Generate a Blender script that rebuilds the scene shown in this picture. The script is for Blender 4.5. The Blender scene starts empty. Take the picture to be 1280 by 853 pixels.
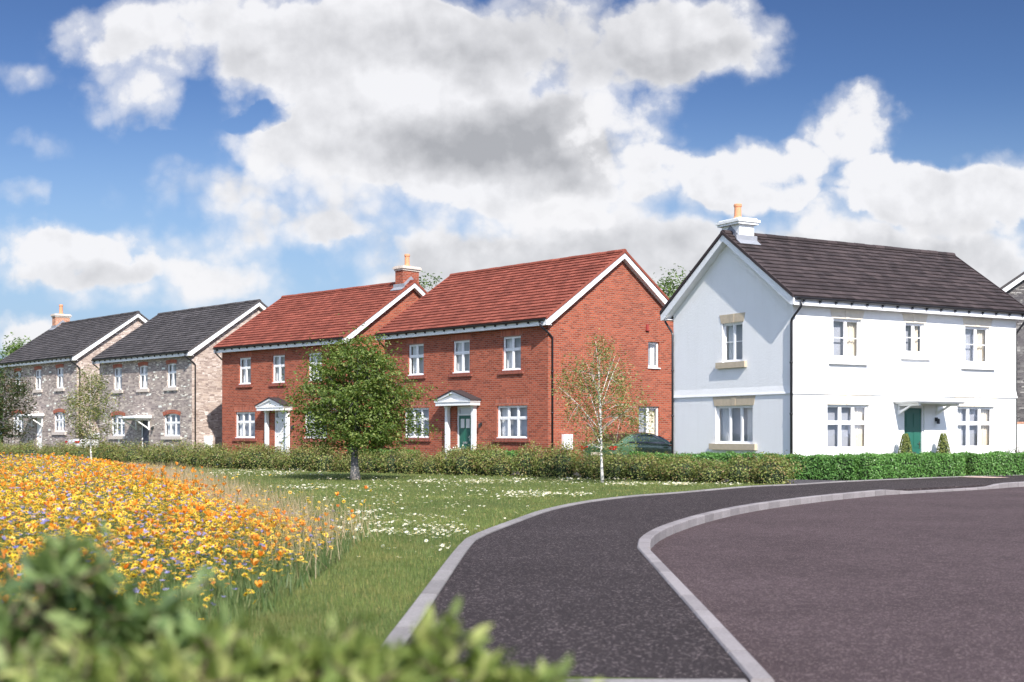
import bpy, math, random
import numpy as np
from mathutils import Vector, Matrix
random.seed(7); RNG = np.random.default_rng(7)
scene = bpy.context.scene
COL = scene.collection
R = math.radians

# ------------------------------------------------------------------ node helpers
def new_mat(name):
    m = bpy.data.materials.new(name); m.use_nodes = True
    nt = m.node_tree; nt.nodes.clear()
    out = nt.nodes.new('ShaderNodeOutputMaterial')
    return m, nt, out
def N(nt, kind, **kw):
    n = nt.nodes.new(kind)
    for k, v in kw.items():
        if k.startswith('i_'):
            key = k[2:]
            key = int(key) if key.isdigit() else key.replace('_', ' ')
            n.inputs[key].default_value = v
        else: setattr(n, k, v)
    return n
def L(nt, a, b): nt.links.new(a, b)
def c4(c): return (c[0], c[1], c[2], 1.0)
def math_n(nt, op, a, b=None, clamp=False, c=None):
    n = nt.nodes.new('ShaderNodeMath'); n.operation = op; n.use_clamp = clamp
    for i, x in enumerate((a, b, c)):
        if x is None: continue
        if isinstance(x, (int, float)): n.inputs[i].default_value = x
        else: nt.links.new(x, n.inputs[i])
    return n.outputs[0]
def vmath(nt, op, a, b=None):
    n = nt.nodes.new('ShaderNodeVectorMath'); n.operation = op
    for i, x in enumerate((a, b)):
        if x is None: continue
        if isinstance(x, (tuple, list)): n.inputs[i].default_value = x
        else: nt.links.new(x, n.inputs[i])
    return n.outputs['Value'] if op in ('DOT_PRODUCT', 'LENGTH') else n.outputs[0]
def mixc(nt, fac, a, b, blend='MIX'):
    n = nt.nodes.new('ShaderNodeMix'); n.data_type = 'RGBA'; n.blend_type = blend
    for k, x in ((0, fac), (6, a), (7, b)):
        if isinstance(x, (int, float)): n.inputs[k].default_value = x
        elif isinstance(x, (tuple, list)): n.inputs[k].default_value = c4(x)
        else: nt.links.new(x, n.inputs[k])
    return n.outputs[2]
def ramp(nt, fac, stops, interp='LINEAR'):
    n = nt.nodes.new('ShaderNodeValToRGB'); n.color_ramp.interpolation = interp
    els = n.color_ramp.elements
    els[0].position = stops[0][0]; els[0].color = c4(stops[0][1])
    els[1].position = stops[-1][0]; els[1].color = c4(stops[-1][1])
    for p, c in stops[1:-1]:
        e = els.new(p); e.color = c4(c)
    nt.links.new(fac, n.inputs[0]); return n.outputs[0]
def bsdf(nt, out, col, rough=.6, metal=0.0, spec=.5):
    b = nt.nodes.new('ShaderNodeBsdfPrincipled')
    if isinstance(col, (tuple, list)): b.inputs['Base Color'].default_value = c4(col)
    else: nt.links.new(col, b.inputs['Base Color'])
    if isinstance(rough, (int, float)): b.inputs['Roughness'].default_value = rough
    else: nt.links.new(rough, b.inputs['Roughness'])
    b.inputs['Metallic'].default_value = metal
    b.inputs['Specular IOR Level'].default_value = spec
    nt.links.new(b.outputs[0], out.inputs[0]); return b
def bump(nt, b, h, strength=.5, dist=.01):
    n = nt.nodes.new('ShaderNodeBump'); n.inputs['Strength'].default_value = strength
    n.inputs['Distance'].default_value = dist
    nt.links.new(h, n.inputs['Height']); nt.links.new(n.outputs[0], b.inputs['Normal'])
def noise(nt, vec, scale, detail=4, rough=.55, dims='3D'):
    n = nt.nodes.new('ShaderNodeTexNoise'); n.noise_dimensions = dims
    n.inputs['Scale'].default_value = scale; n.inputs['Detail'].default_value = detail
    n.inputs['Roughness'].default_value = rough
    if vec is not None: nt.links.new(vec, n.inputs['Vector'])
    return n
def coord(nt, which='Object'):
    return nt.nodes.new('ShaderNodeTexCoord').outputs[which]

def mat_plain(name, col, rough=.5, metal=0.0, var=.12, scale=6.0, spec=.5):
    m, nt, out = new_mat(name)
    n = noise(nt, coord(nt), scale, 5)
    c = mixc(nt, n.outputs[0], tuple(x*(1-var) for x in col), tuple(min(1, x*(1+var)) for x in col))
    b = bsdf(nt, out, c, rough, metal, spec); return m

def mat_brick(name, c1, c2, mortar, bw=.225, rh=.075, ms=.009, dark=.78):
    m, nt, out = new_mat(name); uv = coord(nt, 'UV')
    br = N(nt, 'ShaderNodeTexBrick'); L(nt, uv, br.inputs['Vector'])
    br.inputs['Color1'].default_value = (0, 0, 0, 1); br.inputs['Color2'].default_value = (1, 1, 1, 1)
    br.inputs['Mortar'].default_value = (.5, .5, .5, 1)
    for k, v in (('Scale', 1.0), ('Mortar Size', ms), ('Mortar Smooth', .1), ('Brick Width', bw), ('Row Height', rh), ('Bias', 0)): br.inputs[k].default_value = v
    base = ramp(nt, br.outputs['Color'], [(0, tuple(x*dark for x in c1)), (.18, c1), (.6, c2), (.9, tuple(min(1, x*1.2) for x in c2)), (1, tuple(x*.75 for x in c2))])
    ns = noise(nt, uv, .55, 4); ns2 = noise(nt, uv, 40, 3)
    base = mixc(nt, .6, base, ramp(nt, ns.outputs[0], [(.3, (.8, .78, .78)), (.7, (1.12, 1.1, 1.1))]), 'MULTIPLY')
    base = mixc(nt, .5, base, ramp(nt, ns2.outputs[0], [(.3, (.75, .75, .75)), (.7, (1.2, 1.2, 1.2))]), 'MULTIPLY')
    mor = mixc(nt, ns.outputs[0], tuple(x*.85 for x in mortar), mortar)
    col = mixc(nt, br.outputs['Fac'], base, mor)
    b = bsdf(nt, out, col, .9, spec=.25)
    h = math_n(nt, 'SUBTRACT', math_n(nt, 'MULTIPLY', ns2.outputs[0], .4), br.outputs['Fac'])
    bump(nt, b, h, .7, .008); return m

def mat_stone(name, stops, mortar):
    m, nt, out = new_mat(name); uv = coord(nt, 'UV')
    wn = noise(nt, uv, 2.2, 3)
    v = vmath(nt, 'ADD', uv, vmath(nt, 'MULTIPLY', vmath(nt, 'SUBTRACT', wn.outputs['Color'], (.5, .5, .5)), (.14, .045, 0)))
    def br(vec, w, rh, off):
        b_ = N(nt, 'ShaderNodeTexBrick'); L(nt, vec, b_.inputs['Vector']); b_.offset = off; b_.squash = .7; b_.squash_frequency = 3
        b_.inputs['Color1'].default_value = (0, 0, 0, 1); b_.inputs['Color2'].default_value = (1, 1, 1, 1)
        b_.inputs['Mortar'].default_value = (.5, .5, .5, 1)
        for k, x in (('Scale', 1.0), ('Mortar Size', .008), ('Mortar Smooth', .3), ('Brick Width', w), ('Row Height', rh), ('Bias', 0)): b_.inputs[k].default_value = x
        return b_
    b1 = br(v, .25, .06, .43); b2 = br(v, .36, .11, .37)
    sel = math_n(nt, 'GREATER_THAN', noise(nt, v, 1.4, 2).outputs[0], .52)
    val = mixc(nt, sel, b1.outputs['Color'], b2.outputs['Color'])
    fac = nt.nodes.new('ShaderNodeMix'); fac.data_type = 'FLOAT'; L(nt, sel, fac.inputs[0]); L(nt, b1.outputs['Fac'], fac.inputs[2]); L(nt, b2.outputs['Fac'], fac.inputs[3])
    base = ramp(nt, val, stops)
    n2 = noise(nt, uv, 22, 5)
    base = mixc(nt, .7, base, ramp(nt, n2.outputs[0], [(.3, (.65, .65, .65)), (.7, (1.25, 1.25, 1.25))]), 'MULTIPLY')
    col = mixc(nt, fac.outputs[0], base, mortar)
    b = bsdf(nt, out, col, .9, spec=.2)
    h = math_n(nt, 'SUBTRACT', math_n(nt, 'ADD', math_n(nt, 'MULTIPLY', n2.outputs[0], .7), math_n(nt, 'MULTIPLY', val, .5)), fac.outputs[0])
    bump(nt, b, h, .9, .022); return m

def mat_render(name, col):
    m, nt, out = new_mat(name); o = coord(nt)
    n1 = noise(nt, o, 60, 4); n2 = noise(nt, o, .8, 4); n3 = noise(nt, o, 14, 3)
    c = mixc(nt, n2.outputs[0], tuple(x*.93 for x in col), col)
    mp = N(nt, 'ShaderNodeMapping'); mp.inputs['Scale'].default_value = (5, 5, .35); L(nt, o, mp.inputs[0]); stk = noise(nt, mp.outputs[0], 1.0, 5, .65)
    c = mixc(nt, .14, c, ramp(nt, stk.outputs[0], [(.30, (.80, .79, .76)), (.5, (1, 1, 1))]), 'MULTIPLY')
    sz = nt.nodes.new('ShaderNodeSeparateXYZ'); L(nt, o, sz.inputs[0])
    dirt = math_n(nt, 'MULTIPLY', math_n(nt, 'SUBTRACT', 1.0, math_n(nt, 'DIVIDE', math_n(nt, 'ADD', sz.outputs[2], .1), math_n(nt, 'ADD', .35, math_n(nt, 'MULTIPLY', n2.outputs[0], .8))), True), .45)
    c = mixc(nt, dirt, c, (.38, .35, .30))
    b = bsdf(nt, out, c, .9, spec=.2)
    bump(nt, b, math_n(nt, 'ADD', n1.outputs[0], math_n(nt, 'MULTIPLY', n3.outputs[0], .8)), .5, .012); return m

def mat_tile(name, stops):
    m, nt, out = new_mat(name)
    g = nt.nodes.new('ShaderNodeNewGeometry'); o = coord(nt)
    n1 = noise(nt, o, 1.1, 4); n2 = noise(nt, o, 30, 4)
    c = ramp(nt, g.outputs['Random Per Island'], stops)
    c = mixc(nt, .7, c, ramp(nt, n1.outputs[0], [(.3, (.78, .78, .78)), (.7, (1.15, 1.15, 1.15))]), 'MULTIPLY')
    c = mixc(nt, .6, c, ramp(nt, n2.outputs[0], [(.3, (.85, .85, .85)), (.7, (1.15, 1.15, 1.15))]), 'MULTIPLY')
    b = bsdf(nt, out, c, .85, spec=.2); bump(nt, b, n2.outputs[0], .3, .004); return m

def mat_leaf(name, stops, trans=.35, rough=.5, patch=None):
    m, nt, out = new_mat(name)
    g = nt.nodes.new('ShaderNodeNewGeometry')
    c = ramp(nt, g.outputs['Random Per Island'], stops)
    n1 = noise(nt, coord(nt), 2.5, 2)
    c = mixc(nt, .6, c, ramp(nt, n1.outputs[0], [(.35, (.75, .78, .7)), (.65, (1.2, 1.2, 1.15))]), 'MULTIPLY')
    if patch:
        n3 = noise(nt, coord(nt), .9, 5, .7)
        c = mixc(nt, ramp(nt, n3.outputs[0], [(.50, (0, 0, 0)), (.68, (.75, .75, .75))]), c, patch)
        n4 = noise(nt, coord(nt), .35, 3); c = mixc(nt, .8, c, ramp(nt, n4.outputs[0], [(.35, (.68, .74, .74)), (.65, (1.2, 1.15, 1.05))]), 'MULTIPLY')
    b = bsdf(nt, out, c, rough, spec=.35)
    t = nt.nodes.new('ShaderNodeBsdfTranslucent')
    tc = mixc(nt, 1.0, c, (1.25, 1.35, .6), 'MULTIPLY'); L(nt, tc, t.inputs[0])
    mx = nt.nodes.new('ShaderNodeMixShader'); mx.inputs[0].default_value = trans
    L(nt, b.outputs[0], mx.inputs[1]); L(nt, t.outputs[0], mx.inputs[2]); L(nt, mx.outputs[0], out.inputs[0])
    return m

def mat_glass(name, tint=(.93, .95, .97)):
    m, nt, out = new_mat(name)
    t = nt.nodes.new('ShaderNodeBsdfTransparent'); t.inputs[0].default_value = c4(tint)
    gl = nt.nodes.new('ShaderNodeBsdfGlossy'); gl.inputs['Roughness'].default_value = .02; gl.inputs[0].default_value = (.95, .97, 1, 1)
    fr = nt.nodes.new('ShaderNodeLayerWeight'); fr.inputs[0].default_value = .5
    wn = noise(nt, coord(nt), 3.0, 2); bp = nt.nodes.new('ShaderNodeBump'); bp.inputs['Strength'].default_value = .05; bp.inputs['Distance'].default_value = .02
    L(nt, wn.outputs[0], bp.inputs['Height']); L(nt, bp.outputs[0], gl.inputs['Normal'])
    f = math_n(nt, 'ADD', math_n(nt, 'MULTIPLY', math_n(nt, 'POWER', fr.outputs['Facing'], 3.5), .75), .09, True)
    mx = nt.nodes.new('ShaderNodeMixShader'); L(nt, f, mx.inputs[0]); L(nt, t.outputs[0], mx.inputs[1]); L(nt, gl.outputs[0], mx.inputs[2])
    L(nt, mx.outputs[0], out.inputs[0]); return m

def mat_tarmac(name, dark, light, chip, scale=70):
    m, nt, out = new_mat(name); o = coord(nt)
    n1 = noise(nt, o, scale, 5, .7); n2 = noise(nt, o, .45, 4); n3 = noise(nt, o, 6, 4)
    v = N(nt, 'ShaderNodeTexVoronoi'); v.inputs['Scale'].default_value = scale*.9; L(nt, o, v.inputs['Vector'])
    c = mixc(nt, n1.outputs[0], dark, light)
    r1 = ramp(nt, n1.outputs[0], [(.40, (0, 0, 0)), (.60, (1, 1, 1))])
    c = mixc(nt, r1, dark, light)
    sp = nt.nodes.new('ShaderNodeSeparateColor'); L(nt, v.outputs['Color'], sp.inputs[0])
    ch = math_n(nt, 'GREATER_THAN', sp.outputs[0], .90)
    c = mixc(nt, math_n(nt, 'MULTIPLY', ch, .75), c, chip)
    c = mixc(nt, .8, c, ramp(nt, n2.outputs[0], [(.3, (.82, .82, .82)), (.7, (1.15, 1.15, 1.15))]), 'MULTIPLY')
    c = mixc(nt, .7, c, ramp(nt, n3.outputs[0], [(.3, (.8, .8, .8)), (.7, (1.18, 1.18, 1.18))]), 'MULTIPLY')
    b = bsdf(nt, out, c, .95, spec=.12)
    bump(nt, b, math_n(nt, 'ADD', n1.outputs[0], v.outputs['Distance']), .6, .012); return m

def mat_ground(name, stops, scale):
    m, nt, out = new_mat(name); o = coord(nt)
    n1 = noise(nt, o, scale, 6, .65); n2 = noise(nt, o, .6, 4)
    c = ramp(nt, n1.outputs[0], stops)
    c = mixc(nt, .7, c, ramp(nt, n2.outputs[0], [(.3, (.8, .85, .75)), (.7, (1.2, 1.1, 1.0))]), 'MULTIPLY')
    b = bsdf(nt, out, c, .95, spec=.1); bump(nt, b, n1.outputs[0], .6, .03); return m

def mat_kerb(name, col):
    m, nt, out = new_mat(name); o = coord(nt)
    n1 = noise(nt, o, 45, 5, .7); n2 = noise(nt, o, 3, 5)
    g = nt.nodes.new('ShaderNodeNewGeometry')
    c = mixc(nt, n2.outputs[0], tuple(x*.72 for x in col), tuple(x*1.15 for x in col))
    c = mixc(nt, .7, c, ramp(nt, n1.outputs[0], [(.3, (.65, .65, .65)), (.7, (1.25, 1.25, 1.25))]), 'MULTIPLY')
    c = mixc(nt, .6, c, ramp(nt, g.outputs['Random Per Island'], [(0, (.72, .7, .71)), (1, (1.2, 1.18, 1.18))]), 'MULTIPLY')
    b = bsdf(nt, out, c, .9, spec=.2); bump(nt, b, n1.outputs[0], .5, .006); return m

M = {}
M['brick'] = mat_brick('red_brick', (0.2592, 0.05699, 0.02955), (0.3326, 0.08046, 0.04104), (0.311, 0.1885, 0.1436))
M['brick_orange'] = mat_brick('orange_brick', (.42, .17, .09), (.5, .22, .12), (.5, .42, .35))
M['soldier'] = mat_brick('soldier_brick', (.33, .08, .045), (.42, .115, .06), (.34, .22, .18), bw=.075, rh=.23)
M['sill_brick'] = mat_brick('sill_brick', (.24, .055, .033), (.30, .07, .045), (.26, .15, .12), bw=.075, rh=.23)
M['stone'] = mat_stone('grey_rubble_stone', [(0, (0.207, 0.1697, 0.1637)), (.3, (0.3106, 0.2595, 0.241)), (.6, (0.414, 0.3492, 0.3099)), (.86, (0.5175, 0.4391, 0.3789)), (.93, (0.7039, 0.6186, 0.5166)), (1, (0.864, 0.9, 0.8086))], (0.4347, 0.3693, 0.3187))
M['stone_dark'] = mat_stone('dark_grey_rubble_stone', [(0, (.08, .075, .08)), (.3, (.12, .11, .115)), (.6, (.16, .15, .15)), (.86, (.2, .19, .185)), (1, (.42, .4, .38))], (.17, .16, .155))
M['stone_pale'] = mat_stone('cream_rubble_stone', [(0, (0.2684, 0.2074, 0.181)), (.3, (0.4026, 0.3172, 0.2716)), (.6, (0.5124, 0.4148, 0.3492)), (.86, (0.5856, 0.488, 0.4268)), (1, (0.732, 0.6588, 0.6078))], (0.488, 0.4026, 0.3621))
M['render'] = mat_render('white_render', (.84, .84, .83))
M['pale_stone'] = mat_plain('pale_stone', (.70, .64, .54), .9, var=.12, scale=9, spec=.2)
M['tan_stone'] = mat_plain('tan_stone', (.50, .42, .31), .9, var=.2, scale=9, spec=.2)
M['tile_red'] = mat_tile('red_roof_tile', [(0, (0.1735, 0.0495, 0.03402)), (.5, (0.222, 0.06261, 0.04187)), (1, (0.2775, 0.08153, 0.05496))])
M['tile_brown'] = mat_tile('brown_roof_tile', [(0, (0.03328, 0.02607, 0.02688)), (.5, (0.04864, 0.03725, 0.0384)), (1, (0.06656, 0.0509, 0.0512))])
M['tile_slate'] = mat_tile('slate_grey_tile', [(0, (0.05099, 0.04588, 0.04728)), (.5, (0.06953, 0.06337, 0.06372)), (1, (0.09272, 0.08303, 0.08428))])
M['white'] = mat_plain('white_plastic', (.80, .80, .80), .3, var=.03)
M['white_paint'] = mat_plain('white_paint', (.80, .80, .79), .5, var=.05)
M['glass'] = mat_glass('window_glass')
M['black'] = mat_plain('black_plastic', (.018, .018, .022), .3, var=.2)
M['lead'] = mat_plain('lead_flashing', (.24, .25, .28), .6, var=.2)
M['terracotta'] = mat_plain('terracotta', (.62, .27, .14), .8, var=.15, scale=9)
M['concrete'] = mat_plain('cast_concrete', (.55, .48, .42), .9, var=.15, scale=9, spec=.2)
M['room'] = mat_plain('room_plaster', (.62, .60, .57), .9, var=.05)
M['net'] = mat_plain('grey_net_blind', (.34, .34, .37), .9, var=.08)
M['curtain'] = mat_plain('sheer_curtain', (.72, .70, .68), .9, var=.06)
M['curtain_cream'] = mat_plain('cream_curtain', (.72, .62, .48), .9, var=.08)
M['door_green'] = mat_plain('green_door_paint', (.022, .12, .085), .35, var=.06)
M['door_navy'] = mat_plain('dark_navy_door_paint', (.03, .035, .06), .35, var=.06)
M['chrome'] = mat_plain('brushed_steel', (.7, .7, .7), .25, 1.0, .05)
M['path'] = mat_tarmac('path_tarmac', (0.01749, 0.01424, 0.01536), (0.05383, 0.0439, 0.04553), (0.1749, 0.1424, 0.1423), 72)
M['road'] = mat_tarmac('road_tarmac', (0.04872, 0.03481, 0.03723), (0.08967, 0.06515, 0.0684), (0.1852, 0.1428, 0.1385), 80)
M['drive'] = mat_tarmac('drive_tarmac', (.04, .036, .04), (.10, .09, .096), (.2, .19, .2), 60)
M['kerb'] = mat_kerb('kerb_concrete', (0.2625, 0.2433, 0.2444))
M['edging'] = mat_kerb('edging_concrete', (0.2415, 0.2284, 0.2249))
M['paving'] = mat_plain('buff_paving', (.50, .36, .30), .9, var=.15, scale=5)
M['lawn'] = mat_ground('lawn_soil', [(.3, (0.04797, 0.0663, 0.0202)), (.5, (0.07994, 0.1071, 0.03213)), (.7, (0.1279, 0.1428, 0.05049))], 16)
M['field'] = mat_ground('field', [(.3, (.04, .07, .02)), (.7, (.09, .12, .04))], 2)
M['soil'] = mat_ground('meadow_soil', [(.3, (.03, .045, .015)), (.7, (.08, .09, .035))], 9)
M['leaf_hedge'] = mat_leaf('hedge_leaf', [(0, (0.0585, 0.143, 0.0325)), (.5, (0.1105, 0.247, 0.0585)), (.85, (0.156, 0.325, 0.0845)), (1, (0.247, 0.403, 0.143))], .3, .4)
M['leaf_topiary'] = mat_leaf('topiary_leaf', [(0, (.07, .10, .025)), (.5, (.16, .20, .05)), (1, (.30, .30, .09))], .3)
M['leaf_shrub'] = mat_leaf('shrub_leaf', [(0, (0.09856, 0.1371, 0.03528)), (.35, (0.1873, 0.2285, 0.06048)), (.6, (0.276, 0.3142, 0.09576)), (.8, (0.2957, 0.2285, 0.1008)), (.9, (0.2661, 0.1599, 0.08064)), (1, (0.414, 0.4341, 0.1714))], .3)
M['leaf_tree'] = mat_leaf('tree_leaf', [(0, (0.05258, 0.09408, 0.01757)), (.5, (0.1109, 0.1631, 0.03514)), (.85, (0.1869, 0.2385, 0.06275)), (1, (0.3037, 0.3263, 0.113))], .35)
M['leaf_birch'] = mat_leaf('birch_leaf', [(0, (0.08459, 0.1259, 0.03402)), (.5, (0.1762, 0.2098, 0.0693)), (.85, (0.3102, 0.2937, 0.126)), (1, (0.4511, 0.3637, 0.1764))], .3)
M['leaf_far'] = mat_leaf('far_leaf', [(0, (0.078, 0.13, 0.039)), (.5, (0.13, 0.208, 0.065)), (1, (0.221, 0.286, 0.104))], .35)
M['leaf_copper'] = mat_leaf('copper_leaf', [(0, (0.02813, 0.05031, 0.01688)), (.5, (0.05625, 0.08625, 0.0315)), (.8, (0.1012, 0.08625, 0.045)), (1, (0.1463, 0.1006, 0.05625))], .25)
M['leaf_bush'] = mat_leaf('bush_leaf', [(0, (0.08068, 0.1155, 0.02773)), (.4, (0.1614, 0.2153, 0.05548)), (.8, (0.2689, 0.3151, 0.09245)), (1, (0.4438, 0.4516, 0.1849))], .35, .55)
M['leaf_bush_dark'] = mat_leaf('dark_bush_leaf', [(0, (0.06502, 0.1107, 0.04118)), (.5, (0.1445, 0.214, 0.07551)), (.85, (0.2456, 0.3172, 0.1235)), (1, (0.3612, 0.3689, 0.2059))], .3, .55)
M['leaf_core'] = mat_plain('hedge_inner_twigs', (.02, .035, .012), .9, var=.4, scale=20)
M['grass'] = mat_leaf('grass_blade', [(0, (0.08887, 0.1307, 0.03932)), (.5, (0.1461, 0.1959, 0.06178)), (.8, (0.1967, 0.2376, 0.08426)), (.93, (0.2792, 0.2613, 0.1123)), (1, (0.3809, 0.2851, 0.1348))], .3, patch=(.22, .20, .075))
M['dry'] = mat_leaf('dry_grass', [(0, (.30, .22, .12)), (.5, (.42, .31, .19)), (1, (.5, .38, .28))], .3)
M['stem'] = mat_leaf('flower_stem', [(0, (.05, .09, .03)), (.5, (.10, .15, .05)), (1, (.2, .22, .1))], .3)
M['pet_orange'] = mat_leaf('orange_petal', [(0, (.70, .17, .015)), (.5, (.82, .28, .03)), (1, (.88, .44, .08))], .3)
M['pet_yellow'] = mat_leaf('yellow_petal', [(0, (.82, .42, .015)), (.4, (.86, .55, .03)), (.8, (.88, .64, .07)), (1, (.88, .72, .18))], .3)
M['pet_eye'] = mat_plain('flower_eye', (.14, .04, .015), .8)
M['pet_blue'] = mat_leaf('blue_petal', [(0, (.14, .13, .40)), (.5, (.26, .23, .50)), (1, (.42, .38, .58))], .3)
M['pet_white'] = mat_leaf('white_petal', [(0, (.72, .72, .66)), (1, (.8, .8, .78))], .2)
M['bark'] = mat_plain('grey_bark', (.19, .17, .17), .9, var=.45, scale=14)
M['twig'] = mat_plain('brown_twig', (.13, .09, .065), .9, var=.3, scale=14)

def mat_birch():
    m, nt, out = new_mat('birch_bark'); o = coord(nt)
    mp = N(nt, 'ShaderNodeMapping'); mp.inputs['Scale'].default_value = (6, 6, 22); L(nt, o, mp.inputs[0])
    n = noise(nt, mp.outputs[0], 1.0, 4, .6)
    c = ramp(nt, n.outputs[0], [(.36, (.06, .05, .05)), (.43, (.68, .64, .6)), (1, (.78, .75, .72))]); bsdf(nt, out, c, .8); return m
M['birch'] = mat_birch()
def mat_trunk():
    m, nt, out = new_mat('banded_bark'); o = coord(nt)
    sx = nt.nodes.new('ShaderNodeSeparateXYZ'); L(nt, o, sx.inputs[0])
    n = noise(nt, o, 9, 4, .6)
    z = math_n(nt, 'ADD', sx.outputs[2], math_n(nt, 'MULTIPLY', n.outputs[0], .12))
    a = ramp(nt, n.outputs[0], [(.3, (.09, .08, .085)), (.7, (.26, .24, .25))])
    b_ = ramp(nt, n.outputs[0], [(.3, (.38, .32, .28)), (.7, (.6, .52, .48))])
    f = math_n(nt, 'LESS_THAN', z, .44)
    b = bsdf(nt, out, mixc(nt, f, a, b_), .9, spec=.2); bump(nt, b, n.outputs[0], .8, .02); return m
M['trunk'] = mat_trunk()
def mat_paint(name, col, rough=.25):
    m, nt, out = new_mat(name); n = noise(nt, coord(nt), 3, 3)
    b = bsdf(nt, out, mixc(nt, n.outputs[0], tuple(x*.92 for x in col), col), rough, .25); b.inputs['Coat Weight'].default_value = .8; b.inputs['Coat Roughness'].default_value = .05; return m
M['car_green'] = mat_paint('green_car_paint', (0.0704, 0.1408, 0.0704))
M['car_white'] = mat_paint('white_car_paint', (.75, .74, .74))
M['car_glass'] = mat_plain('dark_car_glass', (.012, .014, .018), .04, var=.1)
M['car_red'] = mat_plain('red_lamp_lens', (.4, .015, .015), .15, var=.1)
M['rubber'] = mat_plain('rubber', (.02, .02, .02), .85, var=.2)
M['alloy'] = mat_plain('alloy', (.5, .5, .52), .3, .9, .05)
M['vent_red'] = mat_plain('red_vent', (.28, .04, .035), .5, var=.1)
M['teal_black'] = mat_plain('lamp_black', (.02, .025, .028), .4, var=.1)

# ------------------------------------------------------------------ mesh helpers
class MB:
    def __init__(s): s.v = []; s.f = []; s.m = []; s.uvs = {}
    def add(s, verts, faces, mat=0):
        o = len(s.v); s.v += [tuple(p) for p in verts]
        for f in faces: s.f.append(tuple(i+o for i in f)); s.m.append(mat)
    def quad(s, a, b, c, d, mat=0): s.add([a, b, c, d], [(0, 1, 2, 3)], mat)
    def poly(s, pts, mat=0): s.add(pts, [tuple(range(len(pts)))], mat)
    def box(s, x0, x1, y0, y1, z0, z1, mat=0):
        v = [(x0, y0, z0), (x1, y0, z0), (x1, y1, z0), (x0, y1, z0), (x0, y0, z1), (x1, y0, z1), (x1, y1, z1), (x0, y1, z1)]
        s.add(v, [(3, 2, 1, 0), (4, 5, 6, 7), (0, 1, 5, 4), (1, 2, 6, 5), (2, 3, 7, 6), (3, 0, 4, 7)], mat)
    def prism(s, poly, lo, hi, axis='x', mat=0):
        # poly: 2-D outline; extruded along axis
        def P(p, t):
            if axis == 'x': return (t, p[0], p[1])
            if axis == 'y': return (p[0], t, p[1])
            return (p[0], p[1], t)
        n = len(poly); v = [P(p, lo) for p in poly]+[P(p, hi) for p in poly]
        f = [tuple(range(n))[::-1], tuple(range(n, 2*n))]+[(i, (i+1) % n, n+(i+1) % n, n+i) for i in range(n)]
        s.add(v, f, mat)
    def tube(s, pts, radii, n=8, mat=0, cap=True):
        pts = [Vector(p) for p in pts]
        if isinstance(radii, (int, float)): radii = [radii]*len(pts)
        rings = []
        ref = None
        for i, p in enumerate(pts):
            d = (pts[min(i+1, len(pts)-1)]-pts[max(i-1, 0)]).normalized()
            if ref is None: ref = Vector((0, 0, 1)) if abs(d.z) < .9 else Vector((1, 0, 0))
            a = d.cross(ref)
            if a.length < 1e-4: a = d.cross(Vector((0, 1, 0)))
            a.normalize(); b = d.cross(a).normalized()
            ref = b.cross(d) if False else ref
            rings.append([p+(a*math.cos(t)+b*math.sin(t))*radii[i] for t in [2*math.pi*k/n for k in range(n)]])
        v = [q for r in rings for q in r]; f = []
        for i in range(len(pts)-1):
            for k in range(n): f.append((i*n+k, i*n+(k+1) % n, (i+1)*n+(k+1) % n, (i+1)*n+k))
        if cap: f.append(tuple(range(n))[::-1]); f.append(tuple((len(pts)-1)*n+k for k in range(n)))
        s.add(v, f, mat)
    def lathe(s, prof, c=(0, 0, 0), n=14, mat=0):
        v = [(c[0]+r*math.cos(2*math.pi*k/n), c[1]+r*math.sin(2*math.pi*k/n), c[2]+z) for r, z in prof for k in range(n)]
        f = [(i*n+k, i*n+(k+1) % n, (i+1)*n+(k+1) % n, (i+1)*n+k) for i in range(len(prof)-1) for k in range(n)]
        f.append(tuple(range(n))[::-1]); f.append(tuple((len(prof)-1)*n+k for k in range(n)))
        s.add(v, f, mat)
    def build(s, name, mats, parent=None, smooth=False, bevel=0):
        me = bpy.data.meshes.new(name); me.from_pydata(s.v, [], s.f)
        if not isinstance(mats, (list, tuple)): mats = [mats]
        for m in mats: me.materials.append(m)
        me.polygons.foreach_set('material_index', s.m)
        V = np.array(s.v, float)
        uvl = me.uv_layers.new(name='UVMap')
        uv = np.zeros((len(me.loops), 2)); k = 0
        for f in s.f:
            P = V[list(f)]
            nrm = np.zeros(3)
            for i in range(len(f)): nrm += np.cross(P[i]-P[0], P[(i+1) % len(f)]-P[0])
            a = np.abs(nrm)
            if a[2] > a[0] and a[2] > a[1]: q = P[:, [0, 1]]
            elif a[0] > a[1]: q = P[:, [1, 2]]
            else: q = P[:, [0, 2]]
            uv[k:k+len(f)] = q; k += len(f)
        uvl.data.foreach_set('uv', uv.ravel())
        if smooth: me.polygons.foreach_set('use_smooth', [True]*len(me.polygons))
        me.update()
        o = bpy.data.objects.new(name, me); COL.objects.link(o)
        if parent is not None: o.parent = parent
        if bevel:
            b = o.modifiers.new('edge', 'BEVEL'); b.width = bevel; b.segments = 2; b.limit_method = 'ANGLE'; b.angle_limit = R(50)
        return o

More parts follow.
